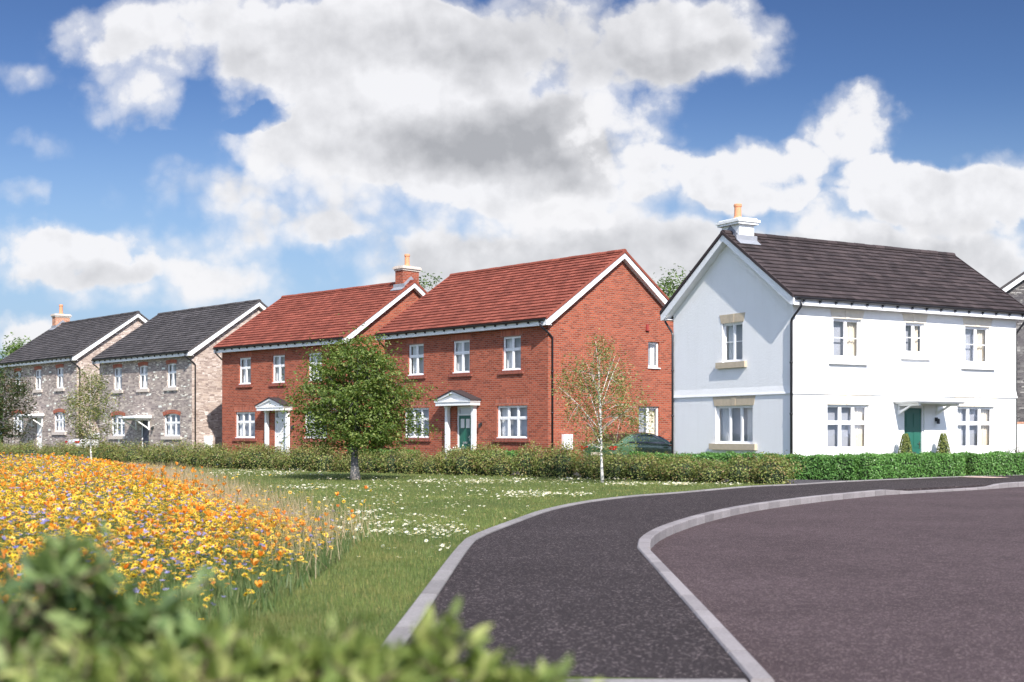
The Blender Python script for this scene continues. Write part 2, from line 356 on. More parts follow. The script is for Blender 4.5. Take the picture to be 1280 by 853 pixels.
def np_mesh(name, verts, faces, mats, midx=None, parent=None, smooth=False):
    """verts (N,3), faces (K,3|4) array or list of such arrays"""
    me = bpy.data.meshes.new(name)
    fl = faces if isinstance(faces, list) else [faces]
    fl = [f for f in fl if len(f)]
    tot = np.concatenate([np.full(len(f), f.shape[1]) for f in fl]); loops = np.concatenate([f.ravel() for f in fl])
    me.vertices.add(len(verts)); me.vertices.foreach_set('co', np.ascontiguousarray(verts, dtype=np.float32).ravel())
    me.loops.add(len(loops)); me.loops.foreach_set('vertex_index', loops.astype(np.int32))
    st = np.concatenate([[0], np.cumsum(tot)[:-1]])
    me.polygons.add(len(tot)); me.polygons.foreach_set('loop_start', st.astype(np.int32)); 
    try: me.polygons.foreach_set('loop_total', tot.astype(np.int32))
    except Exception: pass
    for m in (mats if isinstance(mats, (list, tuple)) else [mats]): me.materials.append(m)
    if midx is not None: me.polygons.foreach_set('material_index', np.asarray(midx, dtype=np.int32))
    if smooth: me.polygons.foreach_set('use_smooth', np.ones(len(tot), bool))
    me.update(calc_edges=True); me.validate()
    o = bpy.data.objects.new(name, me); COL.objects.link(o)
    if parent is not None: o.parent = parent
    return o

def norm(a): return a/np.maximum(np.linalg.norm(a, axis=1, keepdims=True), 1e-9)
def leaves(pos, nrm, size, aspect=.55, fold=.12, rng=RNG, droop=0.0):
    n = len(pos); nrm = norm(nrm)
    t = rng.normal(size=(n, 3)); t[:, 2] -= droop
    t = norm(t-nrm*(t*nrm).sum(1, keepdims=True)); b = np.cross(nrm, t)
    s = np.asarray(size).reshape(-1, 1)*np.ones((n, 1))
    v = np.stack([pos-t*s*.5, pos+b*s*aspect*.5+nrm*s*fold, pos+t*s*.5-nrm*s*fold*.6, pos-b*s*aspect*.5+nrm*s*fold], 1).reshape(-1, 3)
    f = np.arange(4*n).reshape(-1, 4)
    return v, f
def join(parts):
    """[(v,f,mat)] -> verts, faces list, midx (quads first)"""
    V = []; F3 = []; F4 = []; M3 = []; M4 = []; o = 0
    for v, f, m in parts:
        f = np.asarray(f)
        if len(f) == 0: continue
        V.append(v); g = f+o; mm = np.full(len(f), m)
        (F3 if f.shape[1] == 3 else F4).append(g); (M3 if f.shape[1] == 3 else M4).append(mm); o += len(v)
    F = []; MI = []
    if F4: F.append(np.concatenate(F4)); MI.append(np.concatenate(M4))
    if F3: F.append(np.concatenate(F3)); MI.append(np.concatenate(M3))
    return np.concatenate(V), F, np.concatenate(MI)
def mb_arr(mb):
    return np.array(mb.v, float), np.array(mb.f)

def tag(o, label=None, cat=None, group=None, kind=None):
    if label: o['label'] = label
    if cat: o['category'] = cat
    if group: o['group'] = group
    if kind: o['kind'] = kind
    return o
def thing(name, label, cat, loc=(0, 0, 0), rz=0, group=None):
    o = bpy.data.objects.new(name, None); COL.objects.link(o); o.empty_display_size = .2
    o.location = loc; o.rotation_euler = (0, 0, rz); return tag(o, label, cat, group)
def dup(root, label=None, loc=None, rz=None):
    r = root.copy(); COL.objects.link(r)
    if label: r['label'] = label
    if loc is not None: r.location = loc
    if rz is not None: r.rotation_euler = (0, 0, rz)
    for ch in list(root.children):
        c = ch.copy(); COL.objects.link(c); c.parent = r
        for g in list(ch.children):
            d = g.copy(); COL.objects.link(d); d.parent = c
    return r

# ------------------------------------------------------------------ houses
def face_map(face, F, D):
    """maps (s,d,z) boxes on a facade (s along, d inward) to house boxes; s is x on the front, y on the gables"""
    if face == 'front': return lambda s0, s1, d0, d1, z0, z1: (s0, s1, d0, d1, z0, z1)
    if face == 'right': return lambda s0, s1, d0, d1, z0, z1: (F-d1, F-d0, s0, s1, z0, z1)
    if face == 'left': return lambda s0, s1, d0, d1, z0, z1: (d0, d1, s0, s1, z0, z1)
def face_pt(face, F, D):
    if face == 'front': return lambda s, d, z: (s, d, z)
    if face == 'right': return lambda s, d, z: (F-d, s, z)
    if face == 'left': return lambda s, d, z: (d, s, z)

def wall_face(mb, P, s0, s1, z0, z1, holes, depth=.14, mat=0):
    S = sorted({s0, s1, *[h[0] for h in holes], *[h[1] for h in holes]}); Z = sorted({z0, z1, *[h[2] for h in holes], *[h[3] for h in holes]})
    for i in range(len(S)-1):
        for j in range(len(Z)-1):
            cs, cz = (S[i]+S[i+1])/2, (Z[j]+Z[j+1])/2
            if any(h[0] < cs < h[1] and h[2] < cz < h[3] for h in holes): continue
            mb.quad(P(S[i], 0, Z[j]), P(S[i+1], 0, Z[j]), P(S[i+1], 0, Z[j+1]), P(S[i], 0, Z[j+1]), mat)
    for a, b, c, d in [h[:4] for h in holes]:
        mb.quad(P(a, 0, c), P(a, depth, c), P(a, depth, d), P(a, 0, d), mat); mb.quad(P(b, 0, c), P(b, depth, c), P(b, depth, d), P(b, 0, d), mat)
        mb.quad(P(a, 0, c), P(b, 0, c), P(b, depth, c), P(a, depth, c), mat); mb.quad(P(a, 0, d), P(b, 0, d), P(b, depth, d), P(a, depth, d), mat)

def curtain_part(face, F, D, s0, s1, z0, z1, d, mat, parent):
    P = face_pt(face, F, D); mb = MB(); n = max(6, int((s1-s0)/.025)); ph = random.random()*6
    pts = [(s0+(s1-s0)*i/n, d+.025*math.sin(i*1.35+ph)+.008*math.sin(i*.5)) for i in range(n+1)]
    for i in range(n): mb.quad(P(pts[i][0], pts[i][1], z0), P(pts[i+1][0], pts[i+1][1], z0), P(pts[i+1][0], pts[i+1][1], z1), P(pts[i][0], pts[i][1], z1))
    return mb.build('curtain', mat, parent, smooth=True)

def make_window(house, face, F, D, a, b, c, d, cols, row=None, style='brick', midbar=False, curt=(.34, .22), arch=False, set_back=.07, cream=False):
    B = face_map(face, F, D); mb = MB()
    bx = lambda *q: mb.box(*B(*q))
    y0, y1 = set_back, set_back+.06
    fr = .05
    bx(a, a+fr, y0, y1, c, d); bx(b-fr, b, y0, y1, c, d); bx(a+fr, b-fr, y0, y1, d-fr, d); bx(a+fr, b-fr, y0-.03, y1, c, c+fr)
    w = (b-a-2*fr)/cols
    zs = [(c+fr, d-fr)]
    if row is not None:
        zr = c+(d-c)*row
        bx(a+fr, b-fr, y0+.004, y1-.004, zr-.03, zr+.03); zs = [(c+fr, zr-.03), (zr+.03, d-fr)]
    for i in range(1, cols):
        for (p, q) in zs: bx(a+fr+w*i-.03, a+fr+w*i+.03, y0+.004, y1-.004, p, q)
    for i in range(cols):          # sash rails
        l = a+fr+w*i+(.03 if i else 0); r = a+fr+w*(i+1)-(.03 if i < cols-1 else 0)
        for (p, q) in zs:
            t = .028
            bx(l, l+t, y0+.01, y1-.012, p, q); bx(r-t, r, y0+.01, y1-.012, p, q); bx(l+t, r-t, y0+.01, y1-.012, p, p+t); bx(l+t, r-t, y0+.01, y1-.012, q-t, q)
            if midbar: zm = (p+q)/2+.02; bx(l+t, r-t, y0+.016, y1-.014, zm-.014, zm+.014)
    win = mb.build('window', M['white'], house)
    PP = face_pt(face, F, D); g = MB(); e0, e1, e2, e3 = a+fr*.6, b-fr*.6, c+fr*.6, d-fr*.6
    g.quad(PP(e0, y0+.036, e2), PP(e1, y0+.036, e2), PP(e1, y0+.036, e3), PP(e0, y0+.036, e3)); g.build('pane', M['glass'], win)
    cm = M['curtain_cream'] if cream else M['curtain']
    if curt == (.34, .22): curt = (random.choice((.25, .34, .45)), random.choice((.12, .22, .34)))
    if curt[0]: curtain_part(face, F, D, a+.01, a+(b-a)*curt[0], c-.03, d+.02, y1+.1, M['curtain'], win)
    if curt[1]: curtain_part(face, F, D, b-(b-a)*curt[1], b-.01, c-.03, d+.02, y1+.1, cm, win)
    nb_ = MB(); nb_.box(*B(a+.005, b-.005, y1+.14, y1+.15, c-.03, d+.02)); nb_.build('blind', M['net'], win)
    s = MB()
    if style == 'brick':
        s.box(*B(a-.17, b+.17, -.07, .12, c-.145, c-.004)); s.build('sill', M['sill_brick'], win)
        l = MB(); l.box(*B(a-.09, b+.09, -.006, .06, d+.002, d+.24)); l.build('lintel', M['soldier'], win)
        wb = MB(); wb.box(*B(a+.01, b-.01, -.02, .1, c, c+.035)); wb.build('sill_board', M['white'], win)
    elif style == 'tan':
        s.box(*B(a-.2, b+.22, -.1, .12, c-.19, c-.004)); s.build('sill', M['tan_stone'] if face != 'front' else M['white_paint'], win)
        P = face_pt(face, F, D); l = MB(); h0, h1 = d+.002, min(d+.32, 5.06)
        if face == 'front' and d < 3: h1 = 2.5
        if face == 'left' and d < 3: h1 = 2.5
        km = (a+b)/2
        for (p0, p1, q0, q1) in ((a-.05, km-.085, a-.13, km-.105), (km-.08, km+.08, km-.1, km+.1), (km+.085, b+.05, km+.105, b+.13)):
            e = -.012 if p1-p0 > .17 else -.022
            vs = [P(p0, e, h0), P(p1, e, h0), P(q1, e, h1), P(q0, e, h1), P(p0, .1, h0), P(p1, .1, h0), P(q1, .1, h1), P(q0, .1, h1)]
            l.add(vs, [(0, 1, 2, 3), (0, 1, 5, 4), (1, 2, 6, 5), (2, 3, 7, 6), (3, 0, 4, 7)])
        l.build('lintel', M['pale_stone'] if face == 'front' else M['tan_stone'], win)
    elif style == 'stone':
        s.box(*B(a-.17, b+.17, -.08, .12, c-.17, c-.004)); s.build('sill', M['concrete'], win)
        l = MB(); P = face_pt(face, F, D); n = 12
        rise = .12 if arch else .05; ht = .2
        lo = []; hi = []
        for i in range(n+1):
            t = i/n; k = 4*t*(1-t)
            lo.append((a-.06*(1-2*t), d-rise+rise*k+.004)); hi.append((a-.14*(1-2*t), d-rise+rise*k+ht))
            lo[-1] = (a-.04+(b-a+.08)*t, lo[-1][1]); hi[-1] = (a-.12+(b-a+.24)*t, hi[-1][1])
        for i in range(n):
            vs = [P(lo[i][0], -.012, lo[i][1]), P(lo[i+1][0], -.012, lo[i+1][1]), P(hi[i+1][0], -.012, hi[i+1][1]), P(hi[i][0], -.012, hi[i][1])]
            vb = [P(lo[i][0], .06, lo[i][1]), P(lo[i+1][0], .06, lo[i+1][1]), P(hi[i+1][0], .06, hi[i+1][1]), P(hi[i][0], .06, hi[i][1])]
            l.add(vs+vb, [(0, 1, 2, 3), (0, 1, 5, 4), (2, 3, 7, 6)])
        l.build('lintel', M['soldier'], win)
    else:
        s.box(*B(a-.04, b+.04, -.05, .1, c-.05, c-.004)); s.build('sill', M['white'], win)
    return win

def make_door(house, a, b, z1, mat, kind):
    fr = MB(); zf = 0.0
    leaf_top = z1-(.36 if kind == 'fanlight' else .06)
    fr.box(a, a+.06, .05, .13, zf, z1); fr.box(b-.06, b, .05, .13, zf, z1); fr.box(a+.06, b-.06, .05, .13, z1-.06, z1)
    if kind == 'fanlight': fr.box(a+.06, b-.06, .05, .13, leaf_top, leaf_top+.06)
    f = fr.build('door_frame', M['white'], house)
    if kind == 'fanlight':
        g = MB(); g.quad((a+.05, .095, leaf_top+.05), (b-.05, .095, leaf_top+.05), (b-.05, .095, z1-.05), (a+.05, .095, z1-.05)); g.build('fanlight', M['glass'], f)
        g = MB(); g.box(a+.05, b-.05, .16, .17, leaf_top+.03, z1-.03); g.build('blind', M['curtain'], f)
    st = MB(); st.box(a-.05, b+.05, -.05, .12, zf-.1, zf-.002); st.build('threshold', M['concrete'], f)
    d = MB(); l, r = a+.065, b-.065
    d.box(l, r, .085, .125, zf+.01, leaf_top-.004)
    w = r-l
    rows = [(.12, .36), (.42, .66), (.72, .92)] if kind != 'fanlight' else [(.1, .36), (.42, .68)]
    H = leaf_top-zf
    for (p, q) in rows:
        for (u0, u1) in ((.12, .45), (.55, .88)):
            for e, ins in ((.075, 0), (.07, .025)):
                d.box(l+w*u0+ins, l+w*u1-ins, e, .085, zf+H*p+ins, zf+H*q-ins)
    dd = d.build('door', mat, house)
    if kind == 'fanlight' or kind == 'lights':
        for (u0, u1) in ((.14, .43), (.57, .86)):
            g = MB(); g.box(l+w*u0, l+w*u1, .074, .086, zf+H*.74, zf+H*.93); g.build('glazing', M['curtain'], dd)
    h = MB(); h.box(r-.1, r-.06, .062, .085, zf+.88, zf+1.1); h.box(r-.17, r-.07, .04, .062, zf+1.02, zf+1.045); h.build('handle', M['chrome'], dd)
    h = MB(); h.box((l+r)/2-.14, (l+r)/2+.14, .068, .084, zf+.7 if kind != 'fanlight' else zf+.78, zf+.77 if kind != 'fanlight' else zf+.86); h.build('letter_plate', M['chrome'], dd)

def gable_canopy(house, a, b, z0, p, posts):
    c = MB(); zt = z0+.52; cx = (a+b)/2
    c.box(a, b, -p, 0, z0, z0+.13); c.box(a-.04, b+.04, -p-.03, 0, z0+.13, z0+.17)
    c.prism([(a+.03, z0+.17), (b-.03, z0+.17), (cx, zt-.06)], -p+.05, -.002, 'y')
    for sgn in (-1, 1):            # raking mouldings
        e = a-.04 if sgn < 0 else b+.04
        c.prism([(e, z0+.17), (e, z0+.23), (cx, zt+.03), (cx, zt-.05)], -p-.03, -.003, 'y')
    can = c.build('porch_canopy', M['white_paint'], house)
    t = MB()
    for sgn in (-1, 1):
        e = a-.1 if sgn < 0 else b+.1
        t.prism([(e, z0+.2), (e, z0+.24), (cx, zt+.085), (cx, zt+.035)], -p-.06, -.004, 'y')
    t.build('canopy_tiles', M['tile_brown'], can)
    for x in posts:
        q = MB(); q.box(x-.075, x+.075, -.19, -.04, 0, z0-.08); q.box(x-.1, x+.1, -.215, -.02, z0-.08, z0-.002); q.box(x-.1, x+.1, -.215, -.02, -.12, .1)
        q.build('porch_post', M['white_paint'], house)

def flat_canopy(house, a, b, z0, p, k=1.0):
    c = MB()
    c.prism([(-p, z0), (0, z0), (0, z0+.17), (-p, z0+.10)], a+.001, b-.001, 'x')
    c.box(a-.02, b+.02, -p-.02, 0, z0+.02, z0+.085); c.box(a+.06, b-.06, -p+.06, 0, z0-.035, z0-.002)
    can = c.build('porch_canopy', M['white_paint'], house)
    for x in (a+.22, b-.22):
        q = MB(); q.box(x-.035, x+.035, -.07, -.002, z0-.62*k, z0-.037); q.box(x-.034, x+.034, -p+.14, -.07, z0-.105, z0-.038)
        e = -.07-(p-.22)*k
        q.prism([(-.07, z0-.58*k), (-.07, z0-.58*k+.09), (e+.1, z0-.105), (e, z0-.105)], x-.032, x+.032, 'x')
        q.build('canopy_bracket', M['white_paint'], can)

def tile_slope(mb, rng, x0, x1, y_e, z_e, y_r, z_r, gauge, tw):
    """rows of overlapping tiles from the eave line to the ridge line, every tile its own shell"""
    dy, dz = y_r-y_e, z_r-z_e; Ls = math.hypot(dy, dz); u = (dy/Ls, dz/Ls); nn = (-u[1], u[0]) if dy > 0 else (u[1], -u[0])
    nrow = int(round(Ls/gauge)); g = Ls/nrow; nt_ = int(round((x1-x0)/tw)); w = (x1-x0)/nt_
    th = .045
    for i in range(nrow):
        off = (i % 2)*.5*w
        xs = [x0]+[x0+off+w*k for k in range(nt_+1) if x0+.02 < x0+off+w*k < x1-.02]+[x1]
        for k in range(len(xs)-1):
            a, b = xs[k]+.003, xs[k+1]-.003
            j = rng.uniform(-.004, .004); j2 = rng.uniform(-.003, .003)
            def P(x, l, h): return (x, y_e+u[0]*l+nn[0]*h, z_e+u[1]*l+nn[1]*h)
            l0, l1 = i*g+j2, (i+1)*g+.02
            v = [P(a, l0, th+j), P(b, l0, th-j*.5), P(b, l1, .004), P(a, l1, .004), P(a, l0, -.012), P(b, l0, -.012)]
            mb.add(v, [(0, 1, 2, 3), (4, 5, 1, 0), (4, 0, 3), (5, 2, 1)])

def make_house(name, label, loc, rz, sc, F, D, Rt, wallmat, tilemat, spec, He=5.08):
    rng = random.Random(name+label)
    h = thing(name, label, 'house', loc, rz)
    OV, VG = .33, spec.get('verge', .22)
    E = He+.25                      # tile underside at the eave
    slope = (Rt-.10-E)/(D/2+OV)
    zt = lambda y: E+slope*(min(y, D-y)+OV)
    fr_holes = [(w[0], w[1], w[2], w[3]) for w in spec['front']]+[(spec['door'][0], spec['door'][1], -.1, spec['door'][2])]
    rh = [(w[0], w[1], w[2], w[3]) for w in spec.get('right', [])]; lh = [(w[0], w[1], w[2], w[3]) for w in spec.get('left', [])]
    mb = MB(); zb = -.45
    wt = E-.1+slope*OV              # wall head at the eaves
    wall_face(mb, face_pt('front', F, D), 0, F, zb, wt, fr_holes)
    wall_face(mb, lambda s, d, z: (s, D-d, z), 0, F, zb, wt, [])
    for face, holes in (('right', rh), ('left', lh)):
        P = face_pt(face, F, D); wall_face(mb, P, 0, D, zb, wt, holes, mat=1)
        mb.poly([P(0, 0, wt), P(D, 0, wt), P(D/2, 0, zt(D/2)-.1)], 1)
    mb.build('wall', wallmat if isinstance(wallmat, list) else [wallmat, wallmat], h)
    # rooms seen through the glass
    rm = MB(); rm.box(.3, F-.3, 2.4, 2.5, 0, 5.0); rm.box(.25, F-.25, .25, D-.25, 2.42, 2.6); rm.box(.25, F-.25, .25, D-.25, -.1, 0.0); rm.box(.25, F-.25, .25, D-.25, 5.0, 5.08)
    for x in (F*.36, F*.64): rm.box(x-.05, x+.05, .25, 2.4, 0, 5.0)
    rm.build('interior', M['room'], h)
    # roof
    rf = MB()
    tile_slope(rf, rng, -VG-.02, F+VG+.02, -OV, E, D/2, Rt-.10, .25, .30)
    tile_slope(rf, rng, -VG-.02, F+VG+.02, D+OV, E, D/2, Rt-.10, .25, .30)
    roof = rf.build('roof', tilemat, h)
    dk = MB()                       # deck under the tiles
    dk.prism([(-OV, E-.012), (D/2, Rt-.112), (D+OV, E-.012), (D+OV, E-.05), (D/2, Rt-.16), (-OV, E-.05)], -VG, F+VG, 'x')
    dk.build('roof_deck', M['black'], roof)
    rg = MB(); n = int((F+2*VG)/.42); w = (F+2*VG+.04)/n
    for i in range(n):
        x0 = -VG-.02+w*i; j = rng.uniform(-.006, .006)
        pts = [(D/2+.13*math.cos(t), Rt-.11+j+.11*math.sin(t)) for t in [math.pi*k/6 for k in range(7)]]
        rg.prism(pts+[(D/2-.1, Rt-.16), (D/2+.1, Rt-.16)], x0+.004, x0+w-.004, 'x')
    rg.build('ridge_tiles', tilemat, roof)
    for x in (-VG-.02, F+VG+.02):       # verge caps
        vg = MB(); s = -1 if x < 0 else 1
        for (ya, yb) in ((-OV, D/2), (D+OV, D/2)):
            vg.prism([(ya, E-.05), (ya, E+.06), (yb, Rt-.10+.06), (yb, Rt-.10-.05)], min(x, x+s*.03), max(x, x+s*.03), 'x')
        vg.build('verge_cap', tilemat, roof)
    # white timber: fascias, soffits, bargeboards with box ends
    fb = MB(); fb.box(-VG, F+VG, -OV+.02, -OV+.045, He, E-.052)
    fb.box(-VG+.03, F+VG-.03, -OV+.046, -.002, He+.015, He+.035)
    fb.box(-VG, F+VG, D+OV-.045, D+OV-.02, He, E-.052); fb.box(-VG+.03, F+VG-.03, D+.002, D+OV-.046, He+.015, He+.035)
    fb.build('fascia', M['white'], h)
    for x in (-VG-.012, F+VG-.012):
        bb = MB(); bd = .21
        for (ya, yb) in ((-OV, D/2), (D+OV, D/2)):
            bb.prism([(ya, E-.052), (ya, E-.052-.19), (ya+(yb-ya)*.04, E-.052-.19), (yb, Rt-.152-bd), (yb, Rt-.152)], x, x+.024, 'x')
            xi0, xi1 = (x+.026, -.002) if x < 0 else (F+.002, x-.002)
            bb.prism([(ya+(yb-ya)*.03, E-.24), (yb, Rt-.152-bd+.02), (yb, Rt-.152-bd+.04), (ya+(yb-ya)*.03, E-.22)], xi0, xi1, 'x')
        bb.build('bargeboard', M['white'], h)
    # gutters
    for gy, sg in ((-OV-.045, -1), (D+OV+.045, 1)):
        g = MB(); zc = E-.035; r = .062; xs0, xs1 = -VG+.04, F+VG-.04
        arc = [(gy+r*math.cos(t), zc+r*math.sin(t)) for t in [math.pi+math.pi*k/8 for k in range(9)]]
        g.prism(arc+[(gy+(r-.012)*math.cos(t), zc+(r-.012)*math.sin(t)) for t in [2*math.pi-math.pi*k/8 for k in range(9)]], xs0, xs1, 'x')
        nb = int(F/.62)
        for i in range(nb+1):
            x = .1+(F-.2)*i/nb; g.box(x-.022, x+.022, min(gy, gy-sg*.06), max(gy, gy-sg*.06), zc-.12, zc-.045); g.box(x-.022, x+.022, gy-r-.006, gy+r+.006, zc-.07, zc-.062)
        g.build('gutter', M['black'], h)
    for pts in spec.get('pipes', []):
        g = MB(); g.tube(pts, .036, 10)
        px, py, _ = pts[-1]
        for z in (.25, 1.9, 3.4): g.tube([(px, py, z), (px, py, z+.05)], .048, 10)
        g.build('downpipe', M['black'], h, smooth=True)
    st = spec['style']
    for w in spec['front']: make_window(h, 'front', F, D, *w[:4], **w[4])
    for w in spec.get('right', []): make_window(h, 'right', F, D, *w[:4], **w[4])
    for w in spec.get('left', []): make_window(h, 'left', F, D, *w[:4], **w[4])
    d = spec['door']; make_door(h, d[0], d[1], d[2], d[3], d[4])
    if spec['porch'][0] == 'gable': gable_canopy(h, *spec['porch'][1:])
    else: flat_canopy(h, *spec['porch'][1:])
    if 'chimney' in spec:
        cx0, cx1, cw, top, cm, pot = spec['chimney']; y0, y1 = D/2-cw/2, D/2+cw/2; zb_ = zt(y0)-.25
        c = MB(); c.box(cx0, cx1, y0, y1, zb_, top-.2, 0)
        ch = c.build('chimney', cm, h)
        c = MB()
        if spec.get('chimney_cap') == 'white':
            c.box(cx0-.1, cx1+.1, y0-.1, y1+.1, top-.2, top-.13); c.box(cx0-.14, cx1+.14, y0-.14, y1+.14, top-.13, top-.05); c.box(cx0-.07, cx1+.07, y0-.07, y1+.07, top-.05, top); c.build('chimney_cap', M['white_paint'], ch)
        else:
            c.box(cx0-.04, cx1+.04, y0-.04, y1+.04, top-.2, top-.12); c.box(cx0-.09, cx1+.09, y0-.09, y1+.09, top-.12, top-.04); c.box(cx0-.05, cx1+.05, y0-.05, y1+.05, top-.04, top+.01); c.build('chimney_cap', M['concrete'], ch)
        p = MB(); cx = (cx0+cx1)/2; ph = pot-top
        p.lathe([(.15, 0), (.15, .06), (.115, .1), (.105, ph*.8), (.125, ph*.82), (.13, ph*.95), (.11, ph), (.085, ph), (.085, ph-.1)], (cx, D/2, top), 16); p.build('chimney_pot', M['terracotta'], ch, smooth=False)
        f = MB()                    # lead apron and stepped flashing
        for sg in (-1, 1):
            yy = y0 if sg < 0 else y1
            za, zb2 = zt(yy+sg*.2)+.05, zt(yy)+.05
            f.prism([(yy+sg*.2, za), (yy, zb2), (yy, zb2+.16), (yy+sg*.012, zb2+.16), (yy+sg*.015, zb2+.015), (yy+sg*.2, za+.012)], cx0-.12, cx1+.12, 'x')
            for xx in (cx0-.012, cx1+.002):
                f.prism([(yy, zt(yy)+.03), (D/2, zt(D/2)+.1), (D/2, zt(D/2)+.26), (yy, zt(yy)+.19)], xx, xx+.01, 'x')
        f.build('flashing', M['lead'], ch)
    for q in spec.get('lights', []):
        l = MB(); x, z = q; l.box(x-.05, x+.05, -.04, -.002, z-.02, z+.1); l.lathe([(.05, 0), (.05, .14), (.03, .16)], (x, -.1, z-.1), 10); l.build('wall_light', M['teal_black'], h)
    for q in spec.get('meter', []):
        f_, s0, s1, z0, z1 = q; B = face_map(f_, F, D); l = MB(); l.box(*B(s0, s1, -.14, -.002, z0, z1)); l.box(*B(s0+.03, s1-.03, -.15, -.14, z0+.03, z1-.03)); l.box(*B(s0+.06, s0+.1, -.06, -.003, -.35, z0))
        mo = l.build('meter_box', M['white'], h, bevel=.01)
        l = MB(); l.box(*B(s1-.1, s1-.07, -.158, -.15, z1-.2, z1-.14)); l.box(*B(s1-.1, s1-.07, -.158, -.15, z0+.1, z0+.14)); l.build('latch', M['black'], mo)
    for q in spec.get('vent', []):
        f_, s, z = q; B = face_map(f_, F, D); l = MB(); l.box(*B(s-.06, s+.06, -.05, -.002, z-.08, z+.12)); l.box(*B(s-.09, s+.09, -.08, -.002, z-.13, z-.085)); l.build('vent', M['vent_red'], h)
    h.scale = (sc, sc, sc)
    return h

def W_(cols, row=None, **k): d = dict(cols=cols, row=row); d.update(k); return d
GZ = .124                                        # floor level above the ground plane
def frame(X, Y, a, F):                            # right front corner + yaw -> left front corner + rotation
    u = (-math.sin(a), math.cos(a)); return (X+u[0]*F, Y+u[1]*F), a-math.pi/2

# nearer red house
F, D = 9.948, 7.572; (x, y), rz = frame(1.312, 47.218, .730, F)
H4 = (x, y, rz, F, D)
rp = lambda F: [(F-.02, -.375, 5.2), (F-.02, -.375, 5.06), (F+.055, .02, 4.78), (F+.055, .16, 4.66), (F+.055, .16, -.3)]
lp = lambda F: [(.02, -.375, 5.2), (.02, -.375, 5.06), (-.055, .02, 4.78), (-.055, .16, 4.66), (-.055, .16, -.3)]
make_house('brick_house', 'red brick house with red tiled roof, green front door and no chimney', (x, y, GZ), rz, 1, F, D, 8.206, M['brick'], M['tile_red'],
  dict(style='brick', front=[(1.59, 2.63, 3.54, 4.81, W_(2, .62, curt=(.4, .2))), (4.49, 5.52, 3.54, 4.81, W_(2, .62, curt=(.36, .3))), (7.44, 8.47, 3.54, 4.81, W_(2, .62, curt=(.42, .2))),
       (1.32, 2.97, 1.0, 2.22, W_(3, .62, curt=(.3, .18))), (7.12, 8.82, 1.0, 2.22, W_(3, .62, curt=(.33, .15)))],
       right=[(5.36, 6.0, 3.76, 4.76, W_(1, style='plain', curt=(.3, .45))), (4.82, 6.0, .99, 2.23, W_(2, style='plain', curt=(.2, .4), cream=True))],
       door=(4.72, 5.6, 2.24, M['door_green'], 'fanlight'), porch=('gable', 4.02, 6.14, 2.26, .5, (4.3, 5.9)), lights=[(6.22, 1.5)],
       meter=[('right', .67, 1.12, .59, 1.15)], vent=[('right', 5.28, 5.3)], pipes=[rp(F), lp(F)]))
# second red house with the chimney
F, D = 9.533, 7.451; (x, y), rz = frame(-7.147, 56.091, .795, F)
make_house('brick_house', 'red brick house with red tiled roof, brick chimney and white front door', (x, y, GZ-.044), rz, 1, F, D, 8.147, M['brick'], M['tile_red'],
  dict(style='brick', front=[(1.43, 2.40, 3.53, 4.79, W_(2, .62, curt=(.35, .25))), (4.12, 5.09, 3.53, 4.79, W_(2, .62, curt=(.4, .2))), (6.85, 7.85, 3.53, 4.79, W_(2, .62)),
       (1.12, 2.74, 1.0, 2.23, W_(3, .62, curt=(.3, .2))), (6.56, 8.2, 1.0, 2.23, W_(3, .62))],
       door=(4.26, 5.14, 2.24, M['white_paint'], 'fanlight'), porch=('gable', 3.6, 5.66, 2.26, .5, (3.86, 5.46)), lights=[(5.76, 1.5)],
       chimney=(F-.55, F-.02, .95, 8.74, M['brick'], 9.32), pipes=[rp(F), lp(F)]))
# stone houses
F, D = 10.321, 7.605; (x, y), rz = frame(-16.169, 65.863, .752, F)
stn = lambda: dict(style='stone')
make_house('stone_house', 'grey stone house with dark slate roof, dark front door and no chimney', (x, y, GZ), rz, 1, F, D, 8.215, [M['stone'], M['stone_pale']], M['tile_slate'],
  dict(style='stone', front=[(1.73, 2.70, 3.56, 4.80, W_(2, .62, style='stone')), (4.68, 5.65, 3.56, 4.80, W_(2, .62, style='stone')), (7.75, 8.72, 3.56, 4.80, W_(2, .62, style='stone')),
       (1.42, 3.04, 1.03, 2.2, W_(3, .6, style='stone', arch=True)), (7.41, 9.12, 1.03, 2.2, W_(3, .6, style='stone', arch=True))],
       door=(4.9, 5.8, 2.0, M['door_navy'], 'panel'), porch=('flat', 4.22, 6.08, 1.97, .95), lights=[(6.3, 1.45)],
       meter=[('right', .68, 1.1, .44, 1.05)], pipes=[rp(F), lp(F)]))
k = 1.025; F, D = 11.124, 7.243; (x, y), rz = frame(-24.753, 74.141, .729, F)
make_house('stone_house', 'grey stone house with dark slate roof, orange brick chimney and white front door', (x*k, y*k, 1.32+(GZ+.228-1.32)*k), rz, k, F, D, 8.129, [M['stone'], M['stone_pale']], M['tile_slate'],
  dict(style='stone', front=[(1.9, 2.93, 3.57, 4.79, W_(2, .62, style='stone')), (5.1, 6.07, 3.57, 4.79, W_(2, .62, style='stone')), (8.29, 9.28, 3.57, 4.79, W_(2, .62, style='stone')),
       (1.51, 3.3, 1.03, 2.2, W_(3, .6, style='stone', arch=True)), (7.93, 9.5, 1.03, 2.2, W_(3, .6, style='stone', arch=True))],
       door=(5.29, 6.17, 2.0, M['white_paint'], 'panel'), porch=('flat', 4.5, 6.49, 1.97, .95),
       chimney=(.02, .56, .95, 8.66, M['brick_orange'], 9.3), pipes=[rp(F), lp(F)]))
